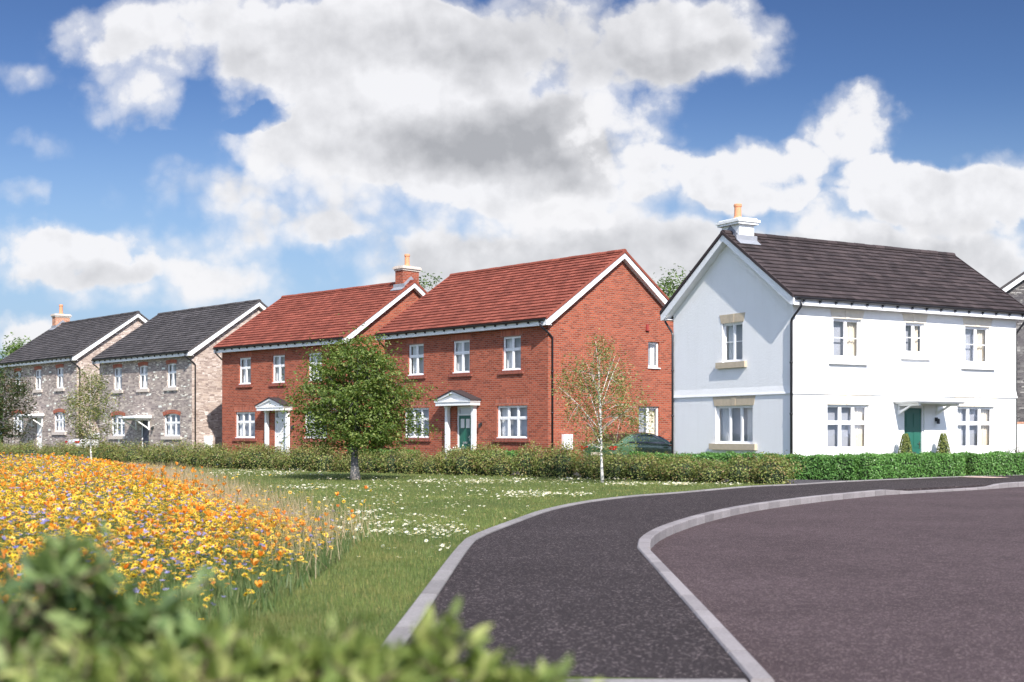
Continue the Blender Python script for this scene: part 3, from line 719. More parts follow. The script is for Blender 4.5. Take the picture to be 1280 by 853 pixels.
# white rendered house
Fw, Dw, aw = 9.722, 5.743, .527
white = make_house('white_house', 'white rendered house with brown tiled roof, white chimney and green front door', (8.224, 38.132, GZ-.164), aw, 1, Fw, Dw, 7.672, M['render'], M['tile_brown'],
  dict(style='tan', verge=.27, front=[(1.58, 2.72, 3.61, 4.79, W_(2, midbar=True, style='tan', curt=(0, .42), cream=True)), (4.6, 5.44, 3.84, 4.79, W_(2, midbar=True, style='tan', curt=(.16, .42), cream=True)), (7.29, 8.44, 3.6, 4.79, W_(2, midbar=True, style='tan', curt=(.1, .4), cream=True)),
       (1.34, 3.04, .87, 2.21, W_(3, .6, style='tan', curt=(0, .32), cream=True)), (6.93, 8.64, .87, 2.21, W_(3, .6, style='tan', curt=(.25, .3), cream=True))],
       left=[(2.26, 3.23, 3.57, 4.79, W_(2, midbar=True, style='tan', curt=(.3, .3))), (1.79, 3.56, 1.03, 2.21, W_(3, style='tan', curt=(.3, .3)))],
       door=(4.55, 5.44, 2.2, M['door_green'], 'panel'), porch=('flat', 4.08, 6.2, 2.3, 1.0, .6), lights=[(5.95, 1.75)],
       chimney=(.03, .62, .84, 8.02, M['white_paint'], 8.52), chimney_cap='white',
       pipes=[[(-.03, -.375, 5.2), (-.03, -.375, 5.05), (-.06, .0, 4.68), (-.06, .02, 4.6), (-.06, .02, -.3)],
              [(-.05, Dw+.375, 5.2), (-.05, Dw+.375, 5.05), (-.06, Dw+.02, 4.7), (-.06, Dw-.03, 4.6), (-.06, Dw-.03, -.3)],
              [(Fw+.02, -.375, 5.2), (Fw+.02, -.375, 5.05), (Fw+.06, .0, 4.7), (Fw+.06, .05, 4.6), (Fw+.06, .05, -.3)]]))
# bell-mouth band round the upper storey
sb = MB(); prof = [(0, 2.76), (-.02, 2.60), (-.036, 2.53), (-.036, 2.51), (0, 2.51)]
def band(p, d, lo, hi, face):
    pass
n_ = len(prof)
ring = lambda o, z: [(-o, -o, z), (Fw+o, -o, z), (Fw+o, Dw+o, z), (-o, Dw+o, z)]
vs = []
for (o, z) in prof: vs += ring(-o+.001, z)
fs = [(i*4+k, i*4+(k+1) % 4, (i+1)*4+(k+1) % 4, (i+1)*4+k) for i in range(n_-1) for k in range(4)]
sb.add(vs, fs); sb.build('string_course', M['render'], white)
# stone house beyond the white one
make_house('stone_house', 'grey stone house at the picture edge, mostly hidden behind the white rendered house', (25.1, 53.5, GZ), 1.22, 1, 9.0, 7.2, 8.15, M['stone_dark'], M['tile_slate'],
  dict(style='stone', front=[(1.6, 2.6, 3.56, 4.8, W_(2, .62, style='stone')), (6.4, 7.4, 3.56, 4.8, W_(2, .62, style='stone')), (1.4, 3.0, 1.03, 2.2, W_(3, .6, style='stone'))],
       door=(4.3, 5.2, 2.1, M['door_navy'], 'panel'), porch=('flat', 3.9, 5.8, 2.1, .9), pipes=[]))

# ------------------------------------------------------------------ ground, path, road
def cr(pts, n=8):
    pts = [np.array(p, float) for p in pts]; out = []
    P = [2*pts[0]-pts[1]]+pts+[2*pts[-1]-pts[-2]]
    for i in range(1, len(P)-2):
        for k in range(n):
            t = k/n; a, b, c, d = P[i-1:i+3]
            out.append(.5*((2*b)+(c-a)*t+(2*a-5*b+4*c-d)*t*t+(3*b-a-3*c+d)*t**3))
    out.append(pts[-1]); return out
def px(x, y, z=0.0):
    Y = 1630*(1.32-z)/(y-541.5); return ((x-640)/1630*Y, Y)
def offset(line, d):
    line = [np.array(p) for p in line]; out = []
    for i, p in enumerate(line):
        t = line[min(i+1, len(line)-1)]-line[max(i-1, 0)]; t = t/np.linalg.norm(t); out.append(p+np.array((-t[1], t[0]))*d)
    return out
# left edge of the path (ground metres), from beside the bush to beyond the white house
edge_l = cr([(-.90, 4.4), (-.80, 8.28), (-.775, 9.1), (-.62, 15.08), (-.47, 16.8), (-.01, 19.4), (.55, 22.2), (1.40, 24.9), (2.55, 27.2), (3.55, 28.5), (5.77, 31.9), (7.12, 33.05), (9.15, 35.4), (13.5, 39.2), (17.5, 41.7), (26, 46.7), (60, 66)], 6)
kerb_near = [(1.24, -8.0), (1.265, 6.9), (1.32, 9.2), (1.43, 14.9)]
kerb_far = cr([(1.43, 14.9), (1.62, 16.4), (2.12, 18.4), (3.07, 21.1), (4.34, 23.9), (6.16, 26.9), (8.15, 29.6), (8.9, 30.4), (11.9, 33.1), (13.8, 35.0), (18.5, 38.6), (27, 43.5), (61, 62.5)], 6)
kerb_line = [np.array(p) for p in kerb_near[:-1]]+kerb_far

def sheet(name, pts, z, mat, kind='structure', thick=0):
    mb = MB()
    if thick: mb.prism([tuple(p) for p in pts], z-thick, z, 'z')
    else: mb.poly([(p[0], p[1], z) for p in pts])
    return tag(mb.build(name, mat), kind=kind)
def strip(name, A, B, z, mat):
    mb = MB()
    for i in range(len(A)-1): mb.quad((*A[i], z), (*A[i+1], z), (*B[i+1], z), (*B[i], z))
    return tag(mb.build(name, mat), kind='structure')
g = MB(); g.quad((-900, -300, -.16), (900, -300, -.16), (900, 1500, -.16), (-900, 1500, -.16)); tag(g.build('ground', M['field']), kind='structure')
# verge side block: everything that is not carriageway
kb = [tuple(p) for p in kerb_line]
lawn_pts = [tuple(p) for p in offset(kerb_line, .25)]+[(140, 110), (140, 260), (-160, 260), (-160, -8)]
sheet('lawn', lawn_pts, 0, M['lawn'], thick=.14)
road_pts = [tuple(p) for p in offset(kerb_line, -.02)]+[(140, 100), (140, -8)]
sheet('road', road_pts, -.105, M['road'])
# path as a triangulated ribbon between edging and kerb
def resample(line, n):
    line = np.array([tuple(p) for p in line]); d = np.concatenate([[0], np.cumsum(np.linalg.norm(np.diff(line, axis=0), axis=1))])
    t = np.linspace(0, d[-1], n); return np.stack([np.interp(t, d, line[:, 0]), np.interp(t, d, line[:, 1])], 1)
pl = [p for p in edge_l if 6.95 <= p[1] <= 70]
kr = [np.array((1.266, 6.95)), np.array((1.32, 9.2))]+list(kerb_far)
path_poly = [tuple(p) for p in pl]+[tuple(p) for p in kr[::-1]]
mb = MB(); mb.prism(path_poly, -.14, .004, 'z'); po = mb.build('path', M['path']); tag(po, kind='structure')
import bmesh
bm = bmesh.new(); bm.from_mesh(po.data); bmesh.ops.triangulate(bm, faces=[f for f in bm.faces if len(f.verts) > 4], ngon_method='EAR_CLIP'); bm.to_mesh(po.data); bm.free()
for nm in ('lawn', 'road'):
    me = bpy.data.objects[nm].data; bm = bmesh.new(); bm.from_mesh(me); bmesh.ops.triangulate(bm, faces=[f for f in bm.faces if len(f.verts) > 4], ngon_method='EAR_CLIP'); bm.to_mesh(me); bm.free()
# strip of tarmac in front of the cross edging
sheet('apron', [(-1.6, -6), (1.235, -6), (1.26, 6.83), (-.93, 6.83)], .004, M['path'], thick=.14)

def blocks(name, line, width, z0, z1, mat, length=.915, gap=.022, side=1, zfun=None):
    """a run of kerb units, each its own bevelled block"""
    line = np.array([tuple(p) for p in line]); d = np.concatenate([[0], np.cumsum(np.linalg.norm(np.diff(line, axis=0), axis=1))])
    n = max(1, int(round(d[-1]/length))); t = np.linspace(0, d[-1], n+1)
    P = np.stack([np.interp(t, d, line[:, 0]), np.interp(t, d, line[:, 1])], 1)
    T = np.zeros_like(P); T[1:-1] = P[2:]-P[:-2]; T[0] = P[1]-P[0]; T[-1] = P[-1]-P[-2]; T /= np.linalg.norm(T, axis=1, keepdims=True)
    NN = np.stack([T[:, 1], -T[:, 0]], 1)*side
    mb = MB(); c = .012
    for i in range(n):
        dd = (P[i+1]-P[i])/np.linalg.norm(P[i+1]-P[i])*gap/2
        za = zfun(t[i]) if zfun else z1; zb_ = zfun(t[i+1]) if zfun else z1
        sec = lambda z: [(0, z0), (0, z-c), (c, z), (width-c, z), (width, z-c), (width, z0)]
        A = [(*(P[i]+dd+NN[i]*o), z) for o, z in sec(za)]; Bq = [(*(P[i+1]-dd+NN[i+1]*o), z) for o, z in sec(zb_)]
        m = len(A); mb.add(A+Bq, [tuple(range(m))[::-1], tuple(range(m, 2*m))]+[(k, (k+1) % m, m+(k+1) % m, m+k) for k in range(m)])
    return tag(mb.build(name, mat), kind='structure')
blocks('kerb', kerb_near[1:], .125, -.13, .022, M['kerb'])
L_far = np.array([tuple(p) for p in kerb_far]); d_far = np.concatenate([[0], np.cumsum(np.linalg.norm(np.diff(L_far, axis=0), axis=1))])
i1 = np.argmin(np.abs(L_far[:, 0]-8.9)); i2 = np.argmin(np.abs(L_far[:, 0]-12.2)); t1, t2 = d_far[i1], d_far[i2]
def zk(t):
    hi, lo = .022, -.05
    if t < t1-.45: return hi
    if t < t1+.45: return hi+(lo-hi)*(t-t1+.45)/.9
    if t < t2-.45: return lo
    if t < t2+.45: return lo+(hi-lo)*(t-t2+.45)/.9
    return hi
blocks('kerb', kerb_far, .15, -.13, .022, M['kerb'], length=.6, zfun=zk)
e2 = [p for p in edge_l if 5 < p[1] <= 62]
blocks('path_edging', e2, .14, -.1, .03, M['edging'], side=1)
blocks('path_edging', [(-.9, 6.83), (1.25, 6.83)], .12, -.1, .012, M['edging'], side=-1)
# shared drive behind the shrubs, and the front path of the white house
sheet('driveway', [(7.3, 33.5), (9.0, 35.3), (9.35, 36.0), (6.3, 37.9), (3.4, 39.3), (3.2, 41.5), (5.1, 43.2), (9.4, 48.5), (6, 51.5), (1.9, 47.0), (-.5, 44.8), (-8.5, 52), (-18, 62), (-26.2, 71.5), (-20.5, 77), (-25, 82), (-34, 74), (-24.5, 61.6), (-12.8, 52.0), (-2.9, 43.2), (2.4, 38.6), (4.7, 35.7)], .008, M['drive'])
me = bpy.data.objects['driveway'].data; bm = bmesh.new(); bm.from_mesh(me); bmesh.ops.triangulate(bm, faces=bm.faces[:], ngon_method='EAR_CLIP'); bm.to_mesh(me); bm.free()
v = np.array((math.cos(aw), math.sin(aw))); u = np.array((-math.sin(aw), math.cos(aw))); oW = np.array((8.224, 38.132))
q = lambda s, d: tuple(oW+v*s+u*d)
sheet('front_path', [q(4.5, -1.0), q(5.5, -1.0), q(5.75, -2.0), q(5.75, -3.0), q(4.95, -3.0), q(4.75, -1.9)], .012, M['paving'])

# ------------------------------------------------------------------ garden walls
def garden_wall(p0, p1, h, t, mat, cope, label):
    p0, p1 = np.array(p0), np.array(p1); Ln = np.linalg.norm(p1-p0); w = thing('garden_wall', label, 'wall', (*p0, 0), math.atan2(*(p1-p0)[::-1]))
    b = MB(); b.box(0, Ln, -t/2, t/2, -.1, h); b.build('wall_face', mat, w)
    b = MB(); b.box(0, Ln, -t/2-.02, t/2+.02, h, h+.075); b.build('coping', cope, w)
garden_wall(q(Fw+.12, .6), q(Fw+6, .6), 1.62, .22, M['render'], M['brick_orange'], 'white rendered garden wall with brick coping beside the white house')
garden_wall((-33.6, 83.2), (-38.5, 80.0), 1.6, .22, M['brick'], M['sill_brick'], 'low red brick garden wall beside the furthest grey stone house')

# ------------------------------------------------------------------ plants
def hedge(name, label, pts, h, t, per_m2, leafmat, size=.05, seed=1, group=None):
    rng = np.random.default_rng(seed); pts = [np.array(p, float) for p in pts]
    core = MB(); P = []; NRM = []
    for i in range(len(pts)-1):
        a, b = pts[i], pts[i+1]; d = b-a; Ln = np.linalg.norm(d); d /= Ln; nn = np.array((-d[1], d[0])); c = .07
        q4 = [a+nn*(t/2-c)+d*c, b+nn*(t/2-c)-d*c, b-nn*(t/2-c)-d*c, a-nn*(t/2-c)+d*c]
        core.prism([tuple(x) for x in q4], 0, h-c, 'z')
        for (area, kind) in ((Ln*h, 's0'), (Ln*h, 's1'), (Ln*t, 'top'), (t*h, 'e0'), (t*h, 'e1')):
            m = int(area*per_m2); A = rng.random(m); Bz = rng.random(m); jit = rng.normal(size=m)*.028
            if kind == 'top': pos = a+np.outer(A*Ln, d)+np.outer((Bz-.5)*t, nn); z = h+jit-.02; n3 = np.tile([0, 0, 1.0], (m, 1))
            elif kind[0] == 's': s = 1 if kind == 's0' else -1; pos = a+np.outer(A*Ln, d)+np.outer(s*t/2+jit, nn); z = Bz**.85*h; n3 = np.tile([*(nn*s), 0.25], (m, 1))
            else:
                s = -1 if kind == 'e0' else 1; base = a if s < 0 else b; pos = base+np.outer((A-.5)*t, nn)+np.outer(jit, d*s); z = Bz*h; n3 = np.tile([*(d*s), .25], (m, 1))
            P.append(np.column_stack([pos, z])); NRM.append(n3)
    P = np.concatenate(P); NRM = np.concatenate(NRM)
    wob = .03*np.sin(P[:, 0]*3.1+P[:, 1]*2.3)+.02*np.sin(P[:, 0]*7.7-P[:, 1]*5)
    P[:, 2] += wob*(P[:, 2] > h*.6)
    lv, lf = leaves(P, NRM+rng.normal(size=P.shape)*.55, size*(.7+.6*rng.random(len(P))), .6, rng=rng)
    cv, cf = mb_arr_quads(core)
    V, Fc, mi = join([(lv, lf, 0), (cv, cf, 1)])
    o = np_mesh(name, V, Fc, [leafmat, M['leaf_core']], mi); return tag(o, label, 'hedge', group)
def mb_arr_quads(mb):
    V = np.array(mb.v, float); F4 = [f for f in mb.f if len(f) == 4]; return V, np.array(F4)
hedge('clipped_hedge', 'clipped green box hedge turning the corner in front of the white house', [(3.6, 39.7), (6.6, 38.35), (9.62, 36.35), (13.45, 39.35)], .69, .5, 1500, M['leaf_hedge'], .055, 3)
hedge('clipped_hedge', 'short clipped box hedge on the far side of the white house entrance gap', [(13.83, 39.62), (17.2, 41.6), (22, 44.4)], .69, .5, 1300, M['leaf_hedge'], .055, 4)
def onH4(s, d):
    x, y, rz, F, D = H4; c, s_ = math.cos(rz), math.sin(rz); return (x+c*s-s_*d, y+s_*s+c*d)
hedge('clipped_hedge', 'low clipped hedge under the windows left of the green-doored brick house porch', [onH4(-.3, -1.5), onH4(4.0, -1.5)], .66, .45, 900, M['leaf_hedge'], .06, 5)
hedge('clipped_hedge', 'low clipped hedge under the window between brick house porch and its gable corner', [onH4(6.3, -1.5), onH4(9.8, -1.5)], .66, .45, 900, M['leaf_hedge'], .06, 6)

def shrub_mesh(seed, w, h, n):
    rng = np.random.default_rng(seed); parts = []
    lob = [(rng.uniform(-.3, .3)*w, rng.uniform(-.3, .3)*w, h*rng.uniform(.35, .68), w*rng.uniform(.26, .42)) for _ in range(9)]
    P = []; NR = []
    for (a, b, c, r) in lob:
        m = n//9; d = norm(rng.normal(size=(m, 3))); rr = r*(.55+.5*rng.random(m)**.6); p = d*rr[:, None]*np.array([1, 1, .95])+np.array([a, b, c]); P.append(p); NR.append(d)
    m = n//3; ang = rng.random(m)*6.283; rr = w*.5*(.55+.4*rng.random(m)); P.append(np.column_stack([np.cos(ang)*rr, np.sin(ang)*rr, rng.random(m)*h*.55])); NR.append(np.column_stack([np.cos(ang), np.sin(ang), np.full(m, .3)]))
    P = np.concatenate(P); NR = np.concatenate(NR); P[:, 2] = np.maximum(P[:, 2], .02)
    lv, lf = leaves(P, NR+rng.normal(size=P.shape)*.6+[0, 0, .3], .062*(.6+.7*rng.random(len(P))), .5, rng=rng)
    tw = MB()
    for k in range(14):
        a = rng.random()*6.28; r1 = w*.42*rng.random()**.5; tw.tube([(0.05*math.cos(a), .05*math.sin(a), 0), (r1*.6*math.cos(a), r1*.6*math.sin(a), h*.5), (r1*math.cos(a), r1*math.sin(a), h*(.8+.25*rng.random()))], [.012, .008, .003], 4, cap=False)
    tv, tf = mb_arr(tw)
    core = MB(); core.lathe([(w*.25, 0), (w*.33, h*.25), (w*.3, h*.5), (w*.12, h*.66)], (0, 0, 0), 9); cv, cf = mb_arr_quads(core)
    return join([(lv, lf, 0), (tv, tf, 1), (cv, cf, 2)])
protos = []
for i in range(5):
    V, Fc, mi = shrub_mesh(20+i, 1.15, .9, 2100); protos.append((V, Fc, mi))
line = resample([(-28.5, 65), (-23, 59.5), (-18.5, 55.9), (-12.9, 50.8), (-7.5, 45.8), (-2.9, 42.3), (2.43, 37.9), (4.65, 35.25), (6.62, 33.9)], 62)
rs = random.Random(5); meshes = []
for i, p in enumerate(line):
    k_ = i % 5
    if i < 5:
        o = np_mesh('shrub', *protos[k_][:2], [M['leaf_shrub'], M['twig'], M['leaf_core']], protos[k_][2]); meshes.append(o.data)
    else:
        o = bpy.data.objects.new('shrub', meshes[k_]); COL.objects.link(o)
    hh = (1.02 if i < 55 else .82)*rs.uniform(.72, 1.14)
    if 50 <= i <= 52: hh *= 1.18
    o.location = (p[0]+rs.uniform(-.15, .15), p[1]+rs.uniform(-.15, .15), 0); o.rotation_euler = (0, 0, rs.uniform(0, 6.28)); o.scale = (rs.uniform(.9, 1.12),)*2+(hh,)
    tag(o, 'low olive and bronze leaved shrub in the row along the lawn edge', 'shrub', 'low shrubs in a row along the far lawn edge')
tag(o, 'rounded pale olive shrub at the end of the row beside the path', 'shrub', 'low shrubs in a row along the far lawn edge')

def tree(name, label, loc, H, profile, trunk_r, trunk_top, nclus, per, leafsz, leafm, barkm, seed, flat=.45, cl_r=.3, lean=(0, 0), shell=.5, limbs=12, cat='tree', barkdark=None, droop=0.0):
    rng = np.random.default_rng(seed); t = thing(name, label, cat, (*loc, 0), rng.uniform(0, 0))
    zs = np.array([p[0] for p in profile]); rs_ = np.array([p[1] for p in profile])
    tr = MB(); pts = []; rad = []
    for k in range(9):
        f = k/8; z = trunk_top*f; pts.append((lean[0]*f+.03*math.sin(f*5+seed), lean[1]*f+.03*math.cos(f*4+seed)-.03, z)); rad.append(trunk_r*((1.0-.92*f)+.35*math.exp(-f*18)))
    tr.tube(pts, rad, 10)
    cen = []
    while len(cen) < nclus:
        z = rng.uniform(zs[0], zs[-1]); r = np.interp(z, zs, rs_)
        if rng.random() > (r/rs_.max())**1.2+.05: continue
        a = rng.random()*6.283; lump = 1+.17*math.sin(3*a+z*2.3+seed)+.13*math.sin(5*a-z*4.1)
        rr = r*lump*(shell+(1-shell)*rng.random())**.5*(.98 if rng.random() < .75 else .6*rng.random())
        cen.append((rr*math.cos(a)+lean[0]*z/max(trunk_top, .1), rr*math.sin(a)+lean[1]*z/max(trunk_top, .1), z))
    cen = np.array(cen)
    lp_ = []
    for i in range(limbs):
        c = cen[rng.integers(len(cen))]; zb = min(max(trunk_top*rng.uniform(.22, .75), zs[0]*.75), c[2]-.05 if c[2] > .5 else .4)
        zb = max(zb, .2*trunk_top); f = zb/trunk_top; b = (lean[0]*f, lean[1]*f, zb)
        m = tuple(b[j]*.45+c[j]*.55+(.12 if j == 2 else 0)*(1 if droop == 0 else .6) for j in range(3)); tr.tube([b, m, tuple(c)], [trunk_r*.42*(1-.5*f), trunk_r*.22, trunk_r*.06], 6, cap=False); lp_.append((m, c))
    for c in cen[::2]:
        m, e = lp_[int(np.argmin([np.linalg.norm(np.array(x[0])-c) for x in lp_]))]
        tr.tube([m, tuple((np.array(m)*.4+c*.6)+[0, 0, .04]), tuple(c)], [trunk_r*.09, trunk_r*.06, trunk_r*.025], 4, cap=False)
    tr.build('trunk', barkm, t, smooth=True)
    P = []; NR = []
    for c in cen:
        m = int(per*rng.uniform(.6, 1.4)); sz = cl_r*rng.uniform(.7, 1.3)
        tl = rng.normal(size=2)*.35
        d = rng.normal(size=(m, 3))*np.array([1, 1, flat]); d[:, 2] += d[:, 0]*tl[0]+d[:, 1]*tl[1]-droop*np.hypot(d[:, 0], d[:, 1])
        P.append(c+d*sz*.6); NR.append(np.tile([c[0]*.25, c[1]*.25, .9], (m, 1))+rng.normal(size=(m, 3))*.55)
    P = np.concatenate(P); NR = np.concatenate(NR)
    lv, lf = leaves(P, NR, leafsz*(.6+.7*rng.random(len(P))), .5, rng=rng, droop=droop*2)
    np_mesh('crown', lv, lf, leafm, parent=t); return t

tree('lawn_tree', 'dense green dome-crowned tree with pale trunk base standing alone on the lawn', (-4.43, 36.9), 4.2,
     [(.95, .7), (1.2, 1.35), (1.7, 1.62), (2.3, 1.56), (2.9, 1.28), (3.5, .85), (3.95, .42), (4.15, .12)], .12, 3.2, 300, 118, .088, M['leaf_tree'], M['trunk'], 3, flat=.12, cl_r=.5, droop=.12, shell=.45, limbs=16)
tree('birch_tree', 'slender young birch with white trunk before the red brick gable', (2.42, 34.5), 3.9,
     [(.85, .5), (1.25, 1.15), (1.9, 1.36), (2.5, 1.2), (3.1, .8), (3.6, .4), (3.9, .1)], .038, 3.75, 200, 42, .068, M['leaf_birch'], M['birch'], 11, flat=.8, cl_r=.26, lean=(-.2, 0), shell=.25, limbs=17, droop=.15)
tree('birch_tree', 'small pale young birch among the flowers before the grey stone houses', (-14.55, 45.2), 3.6,
     [(.9, .35), (1.3, .7), (1.9, .85), (2.5, .72), (3.0, .5), (3.4, .25), (3.6, .08)], .036, 3.4, 160, 40, .075, M['leaf_birch'], M['birch'], 15, flat=.8, cl_r=.24, lean=(-.1, 0), shell=.25, limbs=14, droop=.15)
tree('copper_tree', 'dark bronze leaved small tree cut by the picture edge before the stone house', (-18.2, 45.5), 3.9,
     [(1.2, .7), (1.6, 1.25), (2.2, 1.45), (2.9, 1.2), (3.4, .75), (3.75, .2)], .07, 3.2, 170, 90, .085, M['leaf_copper'], M['bark'], 17, flat=.7, cl_r=.32, shell=.3)
tree('far_tree', 'leafy tree rising behind the gap between brick gable and white house', (9.1, 76), 10.8,
     [(3, 1.6), (5, 2.6), (7.5, 2.6), (9.2, 1.7), (10.6, .4)], .22, 8.5, 150, 70, .22, M['leaf_far'], M['bark'], 21, flat=.7, cl_r=.75, shell=.3)
tree('far_tree', 'leafy tree top showing behind the brick chimney of the red house', (-6.0, 92), 12.2,
     [(3, 2), (6, 3.0), (9, 2.6), (11, 1.5), (12.2, .4)], .25, 10, 130, 60, .25, M['leaf_far'], M['bark'], 23, flat=.7, cl_r=.8, shell=.3)
tree('far_tree', 'pale green tree behind the furthest stone house beside the picture edge', (-39.2, 104), 8.4,
     [(2, 2.2), (3.6, 3.4), (5.2, 3.4), (7, 2.2), (8.2, .5)], .25, 7, 150, 100, .25, M['leaf_far'], M['bark'], 25, flat=.7, cl_r=.85, shell=.3)

# clipped cones by the white house door
def topiary(s, label, seed):
    rng = np.random.default_rng(seed); p = q(s, -.45); t = thing('topiary', label, 'topiary', (*p, 0))
    n = 1500; z = rng.random(n)**.9; a = rng.random(n)*6.283; r = .06+.22*(1-z)**.75
    P = np.column_stack([np.cos(a)*r, np.sin(a)*r, .32+z*.98]); lv, lf = leaves(P, np.column_stack([np.cos(a), np.sin(a), np.full(n, .4)])+rng.normal(size=(n, 3))*.5, .05*(.7+.6*rng.random(n)), .6, rng=rng)
    core = MB(); core.lathe([(.17, .34), (.16, .6), (.1, 1.0), (.02, 1.25)], (0, 0, 0), 10); cv, cf = mb_arr_quads(core)
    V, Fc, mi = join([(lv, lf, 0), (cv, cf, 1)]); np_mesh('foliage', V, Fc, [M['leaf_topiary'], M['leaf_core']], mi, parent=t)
    pt = MB(); pt.lathe([(.13, 0), (.18, .3), (.2, .3), (.2, .34), (.16, .34), (.15, .28)], (0, 0, 0), 14); pt.build('planter', M['black'], t)
topiary(4.12, 'clipped cone topiary at the side of the green door nearer the house corner', 31)
topiary(5.78, 'clipped cone topiary below the wall light at the green door', 32)
V, Fc, mi = shrub_mesh(44, .8, .95, 900); o = np_mesh('shrub', V, Fc, [M['leaf_copper'], M['twig'], M['leaf_core']], mi); o.location = (*q(8.9, -.7), 0); tag(o, 'dark small shrub peeping over the hedge by the white garden wall', 'shrub')
# white flowering plant at the brick porch
rng = np.random.default_rng(9); P = rng.normal(size=(420, 3))*[.16, .16, .12]+[0, 0, .55]; lv, lf = leaves(P, rng.normal(size=P.shape)+[0, 0, 1], .06, .8, rng=rng)
P2 = rng.normal(size=(400, 3))*[.15, .15, .16]+[0, 0, .36]; P2[:, 2] = np.maximum(P2[:, 2], 0.02); lv2, lf2 = leaves(P2, rng.normal(size=P2.shape), .07, .5, rng=rng)
V, Fc, mi = join([(lv, lf, 0), (lv2, lf2, 1)]); o = np_mesh('flowering_plant', V, Fc, [M['pet_white'], M['leaf_hedge']], mi); o.location = (*onH4(5.5, -.75), 0.0); tag(o, 'white flowering plant at the foot of the green door porch', 'plant')

# foreground bushes (out of focus)
def bush(label, leafm, seed, tops, n, size):
    """tops: (x, y, z, r) leafy heads; every head is a spray of arching sprigs on stems from the ground"""
    rng = np.random.default_rng(seed); LV = []; LF = []; o_ = 0; st = MB()
    kk = .8; tops = [(x*kk, y*kk, 1.32-(1.32-z)*kk, r*kk) for x, y, z, r in tops]; size *= .85
    def put(p, t, nrm, sz, asp):
        nonlocal o_
        t = t/np.linalg.norm(t); nrm = nrm-t*(nrm@t); nrm /= np.linalg.norm(nrm)+1e-9; b = np.cross(nrm, t)
        LV.append(np.array([p, p+t*sz*.35+b*sz*asp*.5+nrm*sz*.05, p+t*sz*.7+b*sz*asp*.36+nrm*sz*.02, p+t*sz-nrm*sz*.12, p+t*sz*.7-b*sz*asp*.36+nrm*sz*.02, p+t*sz*.35-b*sz*asp*.5+nrm*sz*.05, p+t*sz*.5-nrm*sz*.02]))
        LF.append(np.array([(0, 1, 6, 5), (1, 2, 3, 6), (6, 3, 4, 5)])+o_); o_ += 7
    for (x, y, z, r) in tops:
        ns = max(5, int(n*r))
        for k in range(ns):
            d = rng.normal(size=3); d[2] = abs(d[2])*.9+.35; d /= np.linalg.norm(d)
            ln = r*rng.uniform(.7, 1.25); base = np.array([x, y, z-r*1.05])+rng.normal(size=3)*[r*.35, r*.35, r*.15]
            bend = rng.normal(size=3)*.35+[0, 0, -.35]
            P = [base+d*ln*f+bend*ln*f*f*.5 for f in np.linspace(0, 1, 8)]
            P = [np.array([p[0], p[1], min(p[2], z+.012)]) for p in P]
            st.tube([tuple(p) for p in P[::2]]+[tuple(P[-1])], [.0028, .0024, .002, .0015, .001], 4, cap=False)
            m = int(7+ln*45); a0 = rng.random()*6.28
            for q_ in range(m):
                f = .12+.88*(q_+.5)/m; p = base+d*ln*f+bend*ln*f*f*.5; p[2] = min(p[2], z+.015); t = d+bend*f; t /= np.linalg.norm(t)
                e = np.cross(t, [math.cos(a0), math.sin(a0), .3]); e /= np.linalg.norm(e); e = e*(1 if q_ % 2 else -1)+rng.normal(size=3)*.3
                put(p, t*.55+e*.8, np.array([0, 0, 1.0])+rng.normal(size=3)*.45, size*rng.uniform(.65, 1.15)*(1-.3*f), rng.uniform(.27, .4))
        for k in range(4):
            b = np.array([x*.95+rng.normal()*.06, y+.05*rng.normal(), 0]); e = np.array([x, y, z-r*1.1])+rng.normal(size=3)*r*.2; st.tube([tuple(b), tuple((b+e)/2+rng.normal(size=3)*.03), tuple(e)], [.009, .007, .004], 5, cap=False)
        for k in range(int(90*r/.1)):
            put(np.array([x+rng.normal()*r*.8, y+rng.normal()*r*.6, rng.random()*(z-r*.8)]), rng.normal(size=3), rng.normal(size=3)+[0, -.4, .6], size*rng.uniform(.7, 1.2), .45)
    tv, tf = mb_arr(st); V, Fc, mi = join([(np.concatenate(LV), np.concatenate(LF), 0), (tv, tf, 1)])
    c = V[:, :2].mean(0); V[:, :2] -= c; o = np_mesh('leafy_bush', V, Fc, [leafm, M['twig']], mi); o.location = (c[0], c[1], 0); return tag(o, label, 'bush')
bush('dark leafy bush in the bottom corner, its tall blurred head before the flowers', M['leaf_bush_dark'], 51,
     [(-1.0, 2.55, 1.09, .16), (-.90, 2.55, 1.16, .13), (-.84, 2.6, 1.10, .14), (-.98, 2.5, 1.0, .2), (-.78, 2.6, 1.04, .13), (-.85, 2.5, .98, .16), (-1.15, 2.6, 1.12, .2), (-.7, 2.6, .985, .12), (-.62, 2.55, .975, .1), (-.54, 2.5, .945, .1)], 115, .074)
bush('bright green leafy bush spreading low along the bottom edge, leaves blurred', M['leaf_bush'], 52,
     [(-.95, 2.2, .93, .16), (-.76, 2.25, .96, .13), (-.62, 2.3, .975, .13), (-.5, 2.3, .978, .12), (-.41, 2.3, .965, .10), (-.33, 2.3, .972, .10), (-.24, 2.3, .968, .10), (-.12, 2.3, .965, .09), (-.14, 2.35, .975, .05), (-.02, 2.3, .93, .08), (-.42, 2.2, .86, .14), (.09, 2.3, .885, .06), (.03, 2.3, .895, .05), (-.2, 2.2, .86, .12)], 175, .068)

